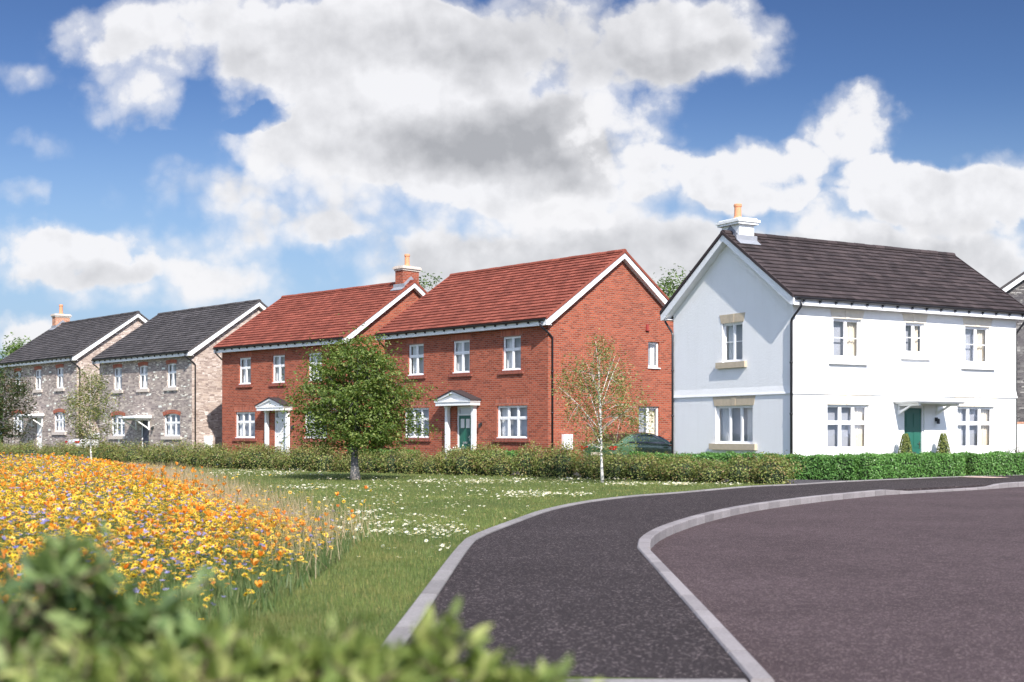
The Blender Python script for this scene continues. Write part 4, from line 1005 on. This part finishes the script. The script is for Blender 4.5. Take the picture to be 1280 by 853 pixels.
# ------------------------------------------------------------------ meadow, grass, daisies
def inside(P, poly):
    poly = np.array(poly); x, y = P[:, 0], P[:, 1]; r = np.zeros(len(P), bool); j = len(poly)-1
    for i in range(len(poly)):
        xi, yi = poly[i]; xj, yj = poly[j]
        c = ((yi > y) != (yj > y)) & (x < (xj-xi)*(y-yi)/(yj-yi+1e-12)+xi); r ^= c; j = i
    return r
meadow = [(-2.25, 8.3), (-1.9, 11.0), (-1.78, 12.6), (-1.8, 14.6), (-2.5, 16.8), (-3.9, 20.5), (-5.6, 25.5), (-7.6, 31), (-10.2, 38.5), (-12.4, 44.0), (-14.5, 47.0), (-18.5, 50.5), (-24, 52.5), (-23, 42), (-12, 20), (-6, 9.0), (-3.6, 7.6)]
def edge_dist(P, poly):
    poly = np.array(poly); d = np.full(len(P), 1e9)
    for i in range(len(poly)):
        a, b = poly[i-1], poly[i]; ab = b-a; t = np.clip(((P-a)@ab)/(ab@ab), 0, 1); d = np.minimum(d, np.linalg.norm(P-(a+t[:, None]*ab), axis=1))
    return d
def sample(poly, dens, ymin, ymax, rng, jitter=.42):
    poly = np.array(poly); x0, x1 = poly[:, 0].min(), poly[:, 0].max(); n = int((x1-x0)*(ymax-ymin)*dens); P = np.column_stack([rng.uniform(x0, x1, n), rng.uniform(ymin, ymax, n)])
    P = P[np.abs(P[:, 0]) < P[:, 1]*.43+.5]
    return P[inside(P+rng.normal(size=P.shape)*jitter, poly)] if jitter < .2 else P[inside(P+rng.normal(size=P.shape)*jitter*(.5+1.2*rng.random((len(P), 1))), poly)]
def place(tv, tf, tm, pos, rot, scale, tilt, rng):
    """copies of a small template: verts tv, list of (faces, mat)"""
    n = len(pos); c, s = np.cos(rot), np.sin(rot); a = rng.random(n)*6.283
    V = np.repeat(tv[None], n, 0)*scale[:, None, None]
    ct, st = np.cos(tilt)[:, None], np.sin(tilt)[:, None]
    y = V[..., 1]*ct-V[..., 2]*st; z = V[..., 1]*st+V[..., 2]*ct; V[..., 1], V[..., 2] = y, z
    x = V[..., 0]*c[:, None]-V[..., 1]*s[:, None]; y = V[..., 0]*s[:, None]+V[..., 1]*c[:, None]; V[..., 0], V[..., 1] = x, y
    V += pos[:, None, :]; m = tv.shape[0]
    out = []
    off = (np.arange(n)*m)[:, None, None]
    for f, mi in zip(tf, tm): out.append(((f[None]+off).reshape(-1, f.shape[1]), mi))
    return V.reshape(-1, 3), out
def multi(name, sets, mats, **kw):
    parts = []; V = []; o = 0; F3 = []; F4 = []; m3 = []; m4 = []
    for v, fl in sets:
        for f, mi in fl:
            (F3 if f.shape[1] == 3 else F4).append(f+o); (m3 if f.shape[1] == 3 else m4).append(np.full(len(f), mi))
        V.append(v); o += len(v)
    F = []; MI = []
    if F4: F.append(np.concatenate(F4)); MI.append(np.concatenate(m4))
    if F3: F.append(np.concatenate(F3)); MI.append(np.concatenate(m3))
    return np_mesh(name, np.concatenate(V), F, mats, np.concatenate(MI), **kw)
# templates (unit = 1 m wide bloom)
def t_cup(n=5, open_=.5):
    v = []; f = []
    for k in range(n):
        a = 2*math.pi*k/n; da = 2*math.pi/n*.62
        def pt(r, ang, z): return (r*math.cos(ang), r*math.sin(ang), z)
        b = len(v); v += [pt(.05, a, 0), pt(.36, a-da*.8, .32), pt(open_, a-da*.55, .68), pt(open_*1.04, a, .78), pt(open_, a+da*.55, .68), pt(.36, a+da*.8, .32)]
        f += [(b, b+1, b+2, b+3), (b, b+3, b+4, b+5)]
    return np.array(v, float), np.array(f)
def t_disc(n=8, eye=.2, lift=.1):
    v = []; f = []
    for k in range(n):
        a = 2*math.pi*k/n; da = 2*math.pi/n*.46; b = len(v)
        v += [(eye*.6*math.cos(a), eye*.6*math.sin(a), 0), (.34*math.cos(a-da), .34*math.sin(a-da), lift*.6), (.5*math.cos(a), .5*math.sin(a), lift), (.34*math.cos(a+da), .34*math.sin(a+da), lift*.6)]
        f.append((b, b+1, b+2, b+3))
    b = len(v); e = 6; v += [(eye*math.cos(6.283*k/e), eye*math.sin(6.283*k/e), .05) for k in range(e)]+[(0, 0, .1)]
    g = np.array([(b+k, b+(k+1) % e, b+e) for k in range(e)])
    return np.array(v, float), np.array(f), g
def stems(pos, h, w, rng, lean=.25, mat=0):
    """thin blades from the ground to pos"""
    n = len(pos); a = rng.random(n)*6.283; dx = np.column_stack([np.cos(a), np.sin(a), np.zeros(n)])*w[:, None]/2
    base = pos.copy(); base[:, 2] = 0; base[:, :2] += rng.normal(size=(n, 2))*lean*h[:, None]*.4
    v = np.stack([base-dx, base+dx, pos], 1).reshape(-1, 3); f = np.arange(3*n).reshape(-1, 3); return v, [(f, mat)]
rng = np.random.default_rng(77)
fl = np.concatenate([sample(meadow, 420, 8, 16, rng), sample(meadow, 230, 16, 26, rng), sample(meadow, 120, 26, 40, rng), sample(meadow, 80, 40, 53, rng)])
ed = edge_dist(fl, meadow); inn = np.clip(ed/2.2, 0, 1)
thin = np.clip(ed/1.7+.2, 0, 1)*(.55+.45*np.clip((np.sin(fl[:, 0]*1.7+1)+np.sin(fl[:, 1]*.9+fl[:, 0]))*.6+.8, 0, 1)); keep = rng.random(len(fl)) < np.clip(thin*1.15, 0, 1); fl = fl[keep]; inn = inn[keep]; ed = ed[keep]
hgt = (.20+.30*inn)*(.55+.65*rng.random(len(fl)))
pos = np.column_stack([fl, hgt]); pick = rng.random(len(fl))
patch = .5+.5*np.sin(fl[:, 0]*.8+fl[:, 1]*.35+np.sin(fl[:, 1]*.6))
farb = np.clip((fl[:, 1]-30)/18, 0, 1)
p_blue = .09+.10*patch+.20*farb; p_or = .03+.2*np.clip(1.3*(1-patch)-.2, 0, 1)*(.5+.5*np.sin(fl[:, 0]*2.3-fl[:, 1]*1.1))
is_b = pick < p_blue; is_o = (pick >= p_blue) & (pick < p_blue+p_or); is_y = pick >= p_blue+p_or+.09; is_q = (pick >= p_blue+p_or) & ~is_y
sets = []
cv, cf = t_cup(); dv, df, dg = t_disc()
def add_set(mask, tv, tf, tm, smin, smax, tiltmax):
    m = mask.sum(); sets.append(place(tv, tf, tm, pos[mask], rng.random(m)*6.283, rng.uniform(smin, smax, m)*(1+.012*np.maximum(pos[mask][:, 1]-14, 0)), rng.normal(size=m)*tiltmax, rng))
add_set(is_o, cv, [cf], [1], .04, .072, .35)
add_set(is_y, dv, [df, dg], [2, 4], .032, .07, .6)
add_set(is_q, dv, [df, dg], [1, 4], .028, .05, .6)
bv, bf, bg = t_disc(6, .15, .22); add_set(is_b, bv, [bf, bg], [3, 3], .035, .06, .4)
sets.append(stems(pos, hgt, np.full(len(pos), .006)*(1+.03*pos[:, 1]), rng))
# leafy filling under the blooms
gl = np.concatenate([sample(meadow, 700, 8, 16, rng), sample(meadow, 300, 16, 28, rng), sample(meadow, 90, 28, 53, rng)])
gi = np.clip(edge_dist(gl, meadow)/2.2, 0, 1); gh = (.14+.34*gi)*(.5+.6*rng.random(len(gl))); gp = np.column_stack([gl, gh]); sets.append(stems(gp, gh, .012*(1+.035*gp[:, 1]), rng, .5))
multi('wildflowers', sets, [M['stem'], M['pet_orange'], M['pet_yellow'], M['pet_blue'], M['pet_eye']])
tag(bpy.data.objects['wildflowers'], 'carpet of yellow, orange and blue wildflowers filling the meadow bed', 'wildflowers', kind='stuff')
sheet('flower_bed', meadow, .006, M['soil'])
me = bpy.data.objects['flower_bed'].data; bm = bmesh.new(); bm.from_mesh(me); bmesh.ops.triangulate(bm, faces=bm.faces[:], ngon_method='EAR_CLIP'); bm.to_mesh(me); bm.free()
# dry seed-headed grasses at the meadow's edge
dp = sample(meadow, 430, 10, 42, rng, .6); e = edge_dist(dp, meadow); keep = (rng.random(len(dp)) < np.exp(-((e-.55)/.6)**2)*np.clip((dp[:, 1]-11)/4, 0, 1)) & (dp[:, 0] > -.36*dp[:, 1]); dp = dp[keep]
dh = .22+.3*rng.random(len(dp)); multi('meadow_grass', [stems(np.column_stack([dp, dh]), dh, .0038*(1+.04*dp[:, 1]), rng, .7)], [M['dry']])
tag(bpy.data.objects['meadow_grass'], 'dry straw-coloured seeding grasses fringing the flower bed', 'grass', kind='stuff')
# the poppies that show largest: plants of their own
popp = []
for i in range(6):
    r_ = np.random.default_rng(90+i); v1, f1 = t_cup(5, .42+.03*i); s = .072; H_ = .0
    v1 = v1*s; mbp = MB(); mbp.tube([(0.02*r_.normal(), .02*r_.normal(), -.5), (.01*r_.normal(), 0, -.25), (0, 0, 0)], [.004, .004, .005], 5, cap=False); v2, f2 = mb_arr(mbp)
    lp2 = r_.normal(size=(10, 3))*[.05, .05, .12]+[0, 0, -.32]; v3, f3 = leaves(lp2, r_.normal(size=(10, 3)), .07, .25, rng=r_)
    V, Fc, mi = join([(v1, f1, 0), (v2, f2, 1), (v3, f3, 1)]); V[:, 2] += .5; popp.append((V, Fc, mi))
pp = sample(meadow, 9, 10.5, 29, rng, 0); e = edge_dist(pp, meadow); pp = pp[(e > .5) & (pp[:, 0] > -.40*pp[:, 1])]; rng.shuffle(pp); pp = pp[:170]
pm = []
for i, p in enumerate(pp):
    kx = i % 6
    if i < 6: o = np_mesh('poppy', *popp[kx][:2], [M['pet_orange'], M['stem']], popp[kx][2]); pm.append(o.data)
    else: o = bpy.data.objects.new('poppy', pm[kx]); COL.objects.link(o)
    o.location = (p[0], p[1], 0); o.rotation_euler = (rng.normal()*.1, rng.normal()*.1, rng.random()*6.28); s = rng.uniform(.8, 1.3); o.scale = (s, s, rng.uniform(.7, 1.0)*(.75+.5*min(1, max(0, -p[0]-2)/4)))
    tag(o, 'large cup-shaped poppy standing above the other flowers in the meadow bed' if False else 'cup-shaped poppy bloom standing tall in the meadow flower bed', 'poppy', 'tall poppies in the meadow bed')
# mown grass
lawn_vis = [(-2.4, 7.2), (-1.0, 7.2), (-.84, 8.3), (-.66, 15.1), (-.5, 17), (-.05, 19.5), (.5, 22.3), (1.35, 25.1), (2.5, 27.35), (3.5, 28.65), (5.7, 32.0), (7.0, 33.3), (6.6, 33.9), (4.6, 35.1), (2.4, 37.7), (-2.9, 42), (-12.9, 50.6), (-15.5, 50)]+meadow[9::-1]
gs = []
for (y0, y1, dens, w) in ((7.2, 11, 3600, .0042), (11, 15, 2600, .005), (15, 20, 1500, .0065), (20, 27, 800, .009), (27, 36, 380, .013), (36, 51, 150, .018)):
    p = sample(lawn_vis, dens, y0, y1, rng, .0)
    bare = (np.sin(p[:, 0]*2.1+p[:, 1]*1.3)+np.sin(p[:, 0]*.9-p[:, 1]*.7+2)+np.sin(p[:, 0]*4.3+1)*.5)
    p = p[rng.random(len(p)) < np.clip(.8+.25*bare, .45, 1)]
    hh = (.018+.048*rng.random(len(p))**1.6)*(1.15 if y0 < 16 else .9)
    tip = np.column_stack([p, hh]); tip[:, :2] += rng.normal(size=p.shape)*.018; v, f = stems(tip, hh, np.full(len(p), w)*(.7+.6*rng.random(len(p))), rng, .35); gs.append((v, f))
multi('grass', gs, [M['grass']]); tag(bpy.data.objects['grass'], 'short mown green grass between the flower bed and the path', 'grass', kind='stuff')
# daisies
dz = []
for (x, y, rx, ry, n) in ((-1.75, 18.0, 1.0, 2.0, 560), (-1.2, 17.0, .7, .7, 160), (-.9, 34.3, 2.4, 1.0, 500), (.6, 27.0, 1.0, 1.0, 350), (3.6, 32.3, 2.2, .8, 420), (-7.6, 40.5, 2.6, 2.0, 420), (-2.6, 20.5, 1.1, 1.6, 260), (-.85, 16.4, .5, .8, 90), (-.75, 14.3, .12, .3, 14), (-1.0, 34, 2.2, 1.6, 420), (.5, 26.9, 1.0, 1.3, 330), (3.6, 32.2, 2.0, .9, 420), (-7.6, 40.5, 2.6, 2.0, 420), (-4.4, 30.5, 1.5, 1.4, 330), (-9.6, 43.5, 2.5, 2.2, 380), (1.8, 35.5, 2.4, 1.0, 240), (-3.3, 24, 1.2, 2.0, 150), (-1.5, 29, 2.5, 3, 120), (-2.2, 10.2, .35, .5, 14), (-1.6, 23, 1.8, 6.5, 420), (-2.5, 33, 4.5, 6, 500), (-1.4, 15.5, .7, 4, 70)):
    a = rng.random(n)*6.283; r = np.sqrt(rng.random(n))*(1+.25*rng.normal(size=n)); dz.append(np.column_stack([x+np.cos(a)*r*rx+.15*np.sin(r*9)*rx, y+np.sin(a)*r*ry]))
dz = np.concatenate(dz); dz = dz[inside(dz, lawn_vis)]
cl = np.sin(dz[:, 0]*5)+np.sin(dz[:, 1]*3.7+dz[:, 0]*2); dz = dz[rng.random(len(dz)) < np.clip(.6+.35*cl, .08, 1)]
n = len(dz); tv, tf, tg = t_disc(7, .17, .06); dpos = np.column_stack([dz, .05+.045*rng.random(n)])
multi('daisies', [place(tv, [tf, tg], [0, 1], dpos, rng.random(n)*6.283, rng.uniform(.032, .056, n)*(1+.012*np.maximum(dz[:, 1]-15, 0)), rng.normal(size=n)*.35, rng), [stems(dpos, dpos[:, 2], np.full(n, .004), rng)[0], [(stems(dpos, dpos[:, 2], np.full(n, .004), rng)[1][0][0], 2)]]], [M['pet_white'], M['pet_yellow'], M['stem']])
tag(bpy.data.objects['daisies'], 'drifts of small white daisies scattered over the lawn', 'daisies', kind='stuff')

# ------------------------------------------------------------------ cars
def make_car(label, paint, loc, rz):
    car = thing('parked_car', label, 'car', loc, rz)
    # x = forward, origin under the middle; stations (x, half width, sill z, belt z, nose roundness)
    st = [(-2.12, .62, .42, .78), (-2.06, .78, .34, .90), (-1.9, .84, .26, .95), (-1.4, .88, .22, .95), (-.7, .89, .2, .93), (0, .89, .2, .91), (.7, .89, .2, .89), (1.3, .88, .22, .84), (1.8, .82, .25, .74), (2.05, .68, .30, .64), (2.14, .5, .36, .56)]
    b = MB(); sec = []
    for (x, w, z0, z1) in st:
        h = z1-z0; sec.append([(x, y*w, z0+zz*h) for (y, zz) in ((0, 0), (.8, 0), (.97, .15), (1.0, .45), (.985, .75), (.93, .93), (.8, 1.0), (.4, 1.03), (0, 1.04))])
    def loft(mb, sec, mirror=True):
        n = len(sec[0])
        for sgn in (1, -1):
            v = [(p[0], p[1]*sgn, p[2]) for s in sec for p in s]; mb.add(v, [(i*n+k, i*n+k+1, (i+1)*n+k+1, (i+1)*n+k) for i in range(len(sec)-1) for k in range(n-1)])
        for s in (sec[0], sec[-1]): mb.poly(s+[(p[0], -p[1], p[2]) for p in s[::-1][1:-1]])
    loft(b, sec)
    # cabin: arched roof on raked pillars
    cab = [(-1.75, .70, .95), (-1.45, .66, 1.10), (-1.0, .61, 1.27), (-.4, .59, 1.335), (.1, .60, 1.31), (.5, .63, 1.20), (.85, .68, 1.04), (1.12, .73, .90)]
    sec2 = [[(x, .80*1.0, .88), (x, (.80+w)/2+.03, .88+(zt-.88)*.5), (x, w, .88+(zt-.88)*.9), (x, w*.85, zt), (x, 0, zt+.015)] for (x, w, zt) in cab]
    loft(b, sec2)
    b.build('body', paint, car, smooth=True)
    g = MB()                        # rear screen
    e = .012
    g.add([(-1.74-e, -.6, .975), (-1.74-e, .6, .975), (-1.05-e, .5, 1.275), (-1.05-e, -.5, 1.275), (-1.46-e, -.56, 1.115), (-1.46-e, .56, 1.115)], [(0, 1, 5, 4), (4, 5, 2, 3)]); g.build('rear_window', M['car_glass'], car)
    g = MB(); g.add([(1.1+e, -.66, .93), (1.1+e, .66, .93), (.53+e, .55, 1.205), (.53+e, -.55, 1.205)], [(0, 1, 2, 3)]); g.build('windscreen', M['car_glass'], car)
    def side(x, z):                 # a point on the cabin's flank
        zt = np.interp(x, [c[0] for c in cab], [c[2] for c in cab]); w = np.interp(x, [c[0] for c in cab], [c[1] for c in cab])
        f = (z-.88)/(zt-.88); return np.interp(f, [0, .5, .9], [.80, (.80+w)/2+.03, w])+.012
    for sgn in (1, -1):
        for pts in ([(-1.35, .96), (-.62, .94), (-.62, 1.24), (-.95, 1.2)], [(-.54, .94), (.62, .93), (.36, 1.16), (.05, 1.235), (-.54, 1.25)]):
            g = MB(); g.poly([(x, sgn*side(x, z), z) for x, z in pts]); g.build('side_window', M['car_glass'], car)
        t = MB(); t.prism([(sgn*.45, .74), (sgn*.80, .72), (sgn*.80, .86), (sgn*.48, .85)], -2.115, -1.93, 'x'); t.build('tail_light', M['car_red'], car)
        m = MB(); m.box(.72, .9, sgn*.88 if sgn > 0 else -1.06, 1.06 if sgn > 0 else -.88, .92, 1.04); m.build('wing_mirror', paint, car, bevel=.03)
        for x in (-1.33, 1.32):
            w = MB(); y0, y1 = sgn*.70, sgn*.90
            w.tube([(x, y0, .31), (x, y1, .31)], .31, 24); wh = w.build('wheel', M['rubber'], car)
            r = MB(); r.tube([(x, y1-sgn*.02, .31), (x, y1+sgn*.012, .31)], .2, 18); r.build('rim', M['alloy'], wh)
    bp = MB(); bp.box(-2.16, -2.08, -.26, .26, .52, .63); bp.build('number_plate', M['pet_yellow'] if False else M['curtain_cream'], car)
    return car
hv = (math.cos(.730), math.sin(.730)); hn = (math.sin(.730), -math.cos(.730))
c0 = np.array((1.312, 47.218))+np.array(hv)*2.45+np.array(hn)*2.15
make_car('dark green hatchback parked on the drive beside the red brick gable', M['car_green'], (*c0, .012), .730)
c1 = np.array((-24.753, 74.141))*1.025+np.array(hv)*1.2+np.array(hn)*1.35
make_car('white car parked in the gap between the two grey stone houses', M['car_white'], (*c1, .012), .729)

# ------------------------------------------------------------------ sky, sun, camera
S = np.array((.30*.77, -.954*.77, .64)); el = math.asin(S[2]/np.linalg.norm(S)); az = math.atan2(S[0], S[1])
world = bpy.data.worlds.new('World'); scene.world = world; world.use_nodes = True
nt = world.node_tree; nt.nodes.clear(); wo = nt.nodes.new('ShaderNodeOutputWorld'); bg = nt.nodes.new('ShaderNodeBackground'); L(nt, bg.outputs[0], wo.inputs[0])
sky = nt.nodes.new('ShaderNodeTexSky'); sky.sky_type = 'NISHITA'; sky.sun_disc = False; sky.sun_elevation = el; sky.sun_rotation = az; sky.air_density = 1.0; sky.dust_density = .6; sky.ozone_density = 2.0
tc = nt.nodes.new('ShaderNodeTexCoord'); sep = nt.nodes.new('ShaderNodeSeparateXYZ'); L(nt, tc.outputs['Generated'], sep.inputs[0])
ay = math_n(nt, 'MAXIMUM', math_n(nt, 'ABSOLUTE', sep.outputs[1]), .12)
U = math_n(nt, 'DIVIDE', sep.outputs[0], ay); Vv = math_n(nt, 'DIVIDE', sep.outputs[2], ay)
cmb = nt.nodes.new('ShaderNodeCombineXYZ'); L(nt, U, cmb.inputs[0]); L(nt, Vv, cmb.inputs[1]); L(nt, math_n(nt, 'GREATER_THAN', sep.outputs[1], 0), cmb.inputs[2])
P0 = cmb.outputs[0]
w1 = noise(nt, P0, 8, 3, .5); w2 = noise(nt, P0, 30, 5, .6)
Pw = vmath(nt, 'ADD', P0, vmath(nt, 'MULTIPLY', vmath(nt, 'SUBTRACT', w1.outputs['Color'], (.5, .5, .5)), (.10, .075, 0)))
Pw = vmath(nt, 'ADD', Pw, vmath(nt, 'MULTIPLY', vmath(nt, 'SUBTRACT', w2.outputs['Color'], (.5, .5, .5)), (.030, .024, 0)))
def pc(x, y): return ((x-640)/1630, (541.5-y)/1630)
def blobs(lst, P):
    acc = None
    for (x, y, rx, ry, a) in lst:
        cx, cy = pc(x, y); d = vmath(nt, 'MULTIPLY', vmath(nt, 'SUBTRACT', P, (cx, cy, 1)), (1630/rx, 1630/ry, 3))
        b = math_n(nt, 'MULTIPLY', math_n(nt, 'SUBTRACT', 1.0, vmath(nt, 'DOT_PRODUCT', d, d), True), a)
        acc = b if acc is None else math_n(nt, 'ADD', acc, b)
    return acc
nz = noise(nt, P0, 13, 8, .62); nzc = math_n(nt, 'SUBTRACT', nz.outputs[0], .5)
def billow(P, sc):
    v_ = nt.nodes.new('ShaderNodeTexVoronoi'); v_.feature = 'F1'; v_.voronoi_dimensions = '2D'; v_.inputs['Scale'].default_value = sc; v_.inputs['Detail'].default_value = 2.0; v_.inputs['Roughness'].default_value = .55
    L(nt, P, v_.inputs['Vector']); return math_n(nt, 'SUBTRACT', .42, v_.outputs['Distance'])
Pb = vmath(nt, 'ADD', P0, vmath(nt, 'MULTIPLY', vmath(nt, 'SUBTRACT', w2.outputs['Color'], (.5, .5, .5)), (.012, .012, 0)))
bl = billow(Pb, 24)
big = noise(nt, P0, 3.0, 3, .5)
# sky away from the picture: scattered cloud, its cover raised for fill light
def sstep(x, a, b, lo=0, hi=1):
    m_ = nt.nodes.new('ShaderNodeMapRange'); m_.interpolation_type = 'SMOOTHSTEP'; L(nt, x, m_.inputs[0]); m_.inputs[1].default_value = a; m_.inputs[2].default_value = b; m_.inputs[3].default_value = lo; m_.inputs[4].default_value = hi; return m_.outputs[0]
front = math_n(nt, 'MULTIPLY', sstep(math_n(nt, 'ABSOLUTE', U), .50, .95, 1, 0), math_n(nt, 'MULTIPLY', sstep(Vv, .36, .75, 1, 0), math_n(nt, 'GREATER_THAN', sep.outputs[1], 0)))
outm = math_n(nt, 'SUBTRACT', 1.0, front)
# unseen clouds behind the viewer and overhead, brightened to add fill light
fillside = math_n(nt, 'MAXIMUM', sstep(sep.outputs[1], -.25, .35, 1, 0), sstep(Vv, .75, 1.8))
nzb = noise(nt, vmath(nt, 'ADD', P0, (3.3, 1.7, 0)), 13, 7, .6)
bl2 = billow(vmath(nt, 'ADD', Pb, (-.006, -.012, 0)), 24)
nz2 = noise(nt, vmath(nt, 'ADD', P0, (.006, .012, 0)), 13, 8, .62)
rel = math_n(nt, 'ADD', math_n(nt, 'MULTIPLY', math_n(nt, 'SUBTRACT', nz.outputs[0], nz2.outputs[0]), .6), math_n(nt, 'MULTIPLY', math_n(nt, 'SUBTRACT', bl, bl2), .16))
big2 = noise(nt, P0, 7, 4, .55)
soft = math_n(nt, 'ADD', rel, math_n(nt, 'MULTIPLY', math_n(nt, 'SUBTRACT', big2.outputs[0], .52), .40))
def layer(under, lst, nsrc, namp, shade_l, base, c0, c1, v1, extra=None, rim=.16):
    """one bank of cloud over what lies behind it: bright at its thin sunlit rim, greyer in its depth"""
    D = blobs(lst, Pw)
    if extra is not None: D = math_n(nt, 'ADD', D, extra)
    n_ = math_n(nt, 'ADD', math_n(nt, 'MULTIPLY', math_n(nt, 'SUBTRACT', nsrc, .5), namp), math_n(nt, 'MULTIPLY', bl, .5))
    d = math_n(nt, 'ADD', D, math_n(nt, 'MULTIPLY', math_n(nt, 'MULTIPLY', D, 3.0, True), n_))
    a = math_n(nt, 'MAXIMUM', sstep(d, c0, c1), math_n(nt, 'MULTIPLY', sstep(d, .02, v1), .72))
    lum = math_n(nt, 'ADD', soft, math_n(nt, 'ADD', base-.06, sstep(d, .45, 1.25, rim, 0)))
    if shade_l: lum = math_n(nt, 'SUBTRACT', lum, math_n(nt, 'MULTIPLY', blobs(shade_l, Pw), .60))
    lum = math_n(nt, 'MINIMUM', math_n(nt, 'MAXIMUM', lum, .42), 1.08)
    col = mixc(nt, lum, (.55, .62, .78), (5.5, 5.5, 5.65))
    if extra is not None: col = mixc(nt, fillside, col, (19.5, 22.5, 30.0))
    return mixc(nt, math_n(nt, 'MULTIPLY', a, .97), under, col)
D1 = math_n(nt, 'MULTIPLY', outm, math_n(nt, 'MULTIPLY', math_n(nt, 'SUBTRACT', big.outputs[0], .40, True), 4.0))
gm = nt.nodes.new('ShaderNodeGamma'); L(nt, mixc(nt, 1.0, sky.outputs[0], (1/6, 1/6, 1/6), 'MULTIPLY'), gm.inputs[0]); gm.inputs[1].default_value = 1.7
skyc = mixc(nt, 1.0, gm.outputs[0], (3.7, 3.4, 3.5), 'MULTIPLY')
skyc = mixc(nt, sstep(Vv, .02, .28, .95, 0), skyc, (2.4, 3.4, 4.8))
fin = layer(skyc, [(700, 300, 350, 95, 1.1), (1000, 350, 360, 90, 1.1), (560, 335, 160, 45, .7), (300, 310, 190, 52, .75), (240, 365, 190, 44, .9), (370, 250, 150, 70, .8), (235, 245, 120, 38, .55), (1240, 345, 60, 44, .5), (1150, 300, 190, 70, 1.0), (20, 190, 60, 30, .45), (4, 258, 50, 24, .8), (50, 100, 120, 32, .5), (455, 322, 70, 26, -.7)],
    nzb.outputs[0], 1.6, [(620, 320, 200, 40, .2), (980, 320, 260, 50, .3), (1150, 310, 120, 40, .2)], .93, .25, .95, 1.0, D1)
fin = layer(fin, [(330, 28, 270, 82, 1.2), (460, 85, 210, 105, 1.0), (640, 60, 300, 105, 1.2), (870, 48, 130, 78, 1.3), (560, 195, 280, 95, 1.2), (680, 215, 190, 85, 1.2), (400, 190, 150, 62, .9), (165, 112, 95, 88, .9), (120, 40, 80, 52, .5), (215, 200, 70, 28, -.8), (345, 143, 55, 24, -.9)],
    nz.outputs[0], 1.8, [(660, 185, 230, 62, .8), (540, 200, 150, 50, .25), (640, 50, 330, 80, .45), (860, 92, 120, 36, .4), (520, 120, 90, 40, -.2), (300, 60, 120, 50, .15), (160, 165, 70, 26, .2)], 1.0, .34, .9, .85)
fin = layer(fin, [(790, 165, 85, 62, 1.0), (850, 222, 90, 48, 1.1), (735, 262, 90, 40, .8), (640, 285, 170, 42, .85), (340, 200, 70, 42, .75), (950, 203, 100, 58, 1.4), (1065, 168, 78, 64, 1.4), (1010, 262, 130, 52, 1.0), (1130, 225, 90, 45, 1.1), (1200, 245, 130, 60, 1.2), (1275, 212, 85, 55, 1.2), (90, 322, 170, 48, 1.4), (220, 352, 120, 34, .8), (40, 414, 110, 30, 1.0)],
    nz.outputs[0], 1.7, [(120, 350, 150, 30, .35), (960, 245, 110, 30, .25), (1190, 285, 150, 34, .3), (850, 255, 100, 26, .25), (640, 312, 170, 24, .3)], 1.04, .34, .82, 1.0)
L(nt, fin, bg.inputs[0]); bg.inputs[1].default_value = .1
world.cycles.sampling_method = 'MANUAL'; world.cycles.sample_map_resolution = 512

sd = bpy.data.lights.new('sun', 'SUN'); sd.energy = 4.6; sd.angle = R(.53); sd.color = (1.0, .95, .88)
so = bpy.data.objects.new('sun', sd); COL.objects.link(so); so.rotation_euler = Vector(-S).to_track_quat('-Z', 'Y').to_euler(); so.location = (0, 0, 60)

cd = bpy.data.cameras.new('camera'); cam = bpy.data.objects.new('camera', cd); COL.objects.link(cam); scene.camera = cam
cam.location = (0, 0, 1.32); cam.rotation_euler = (R(90), 0, 0); cd.sensor_width = 36; cd.lens = 1630/1280*36; cd.shift_y = 115.0/1280; cd.clip_end = 3000; cd.clip_start = .05
cd.dof.use_dof = True; cd.dof.focus_distance = 34; cd.dof.aperture_fstop = 2.7
scene.view_settings.view_transform = 'Standard'; scene.view_settings.look = 'None'; scene.view_settings.gamma = 1; scene.view_settings.exposure = 0.76
scene.cycles.max_bounces = 6; scene.cycles.transparent_max_bounces = 12; scene.cycles.use_denoising = True
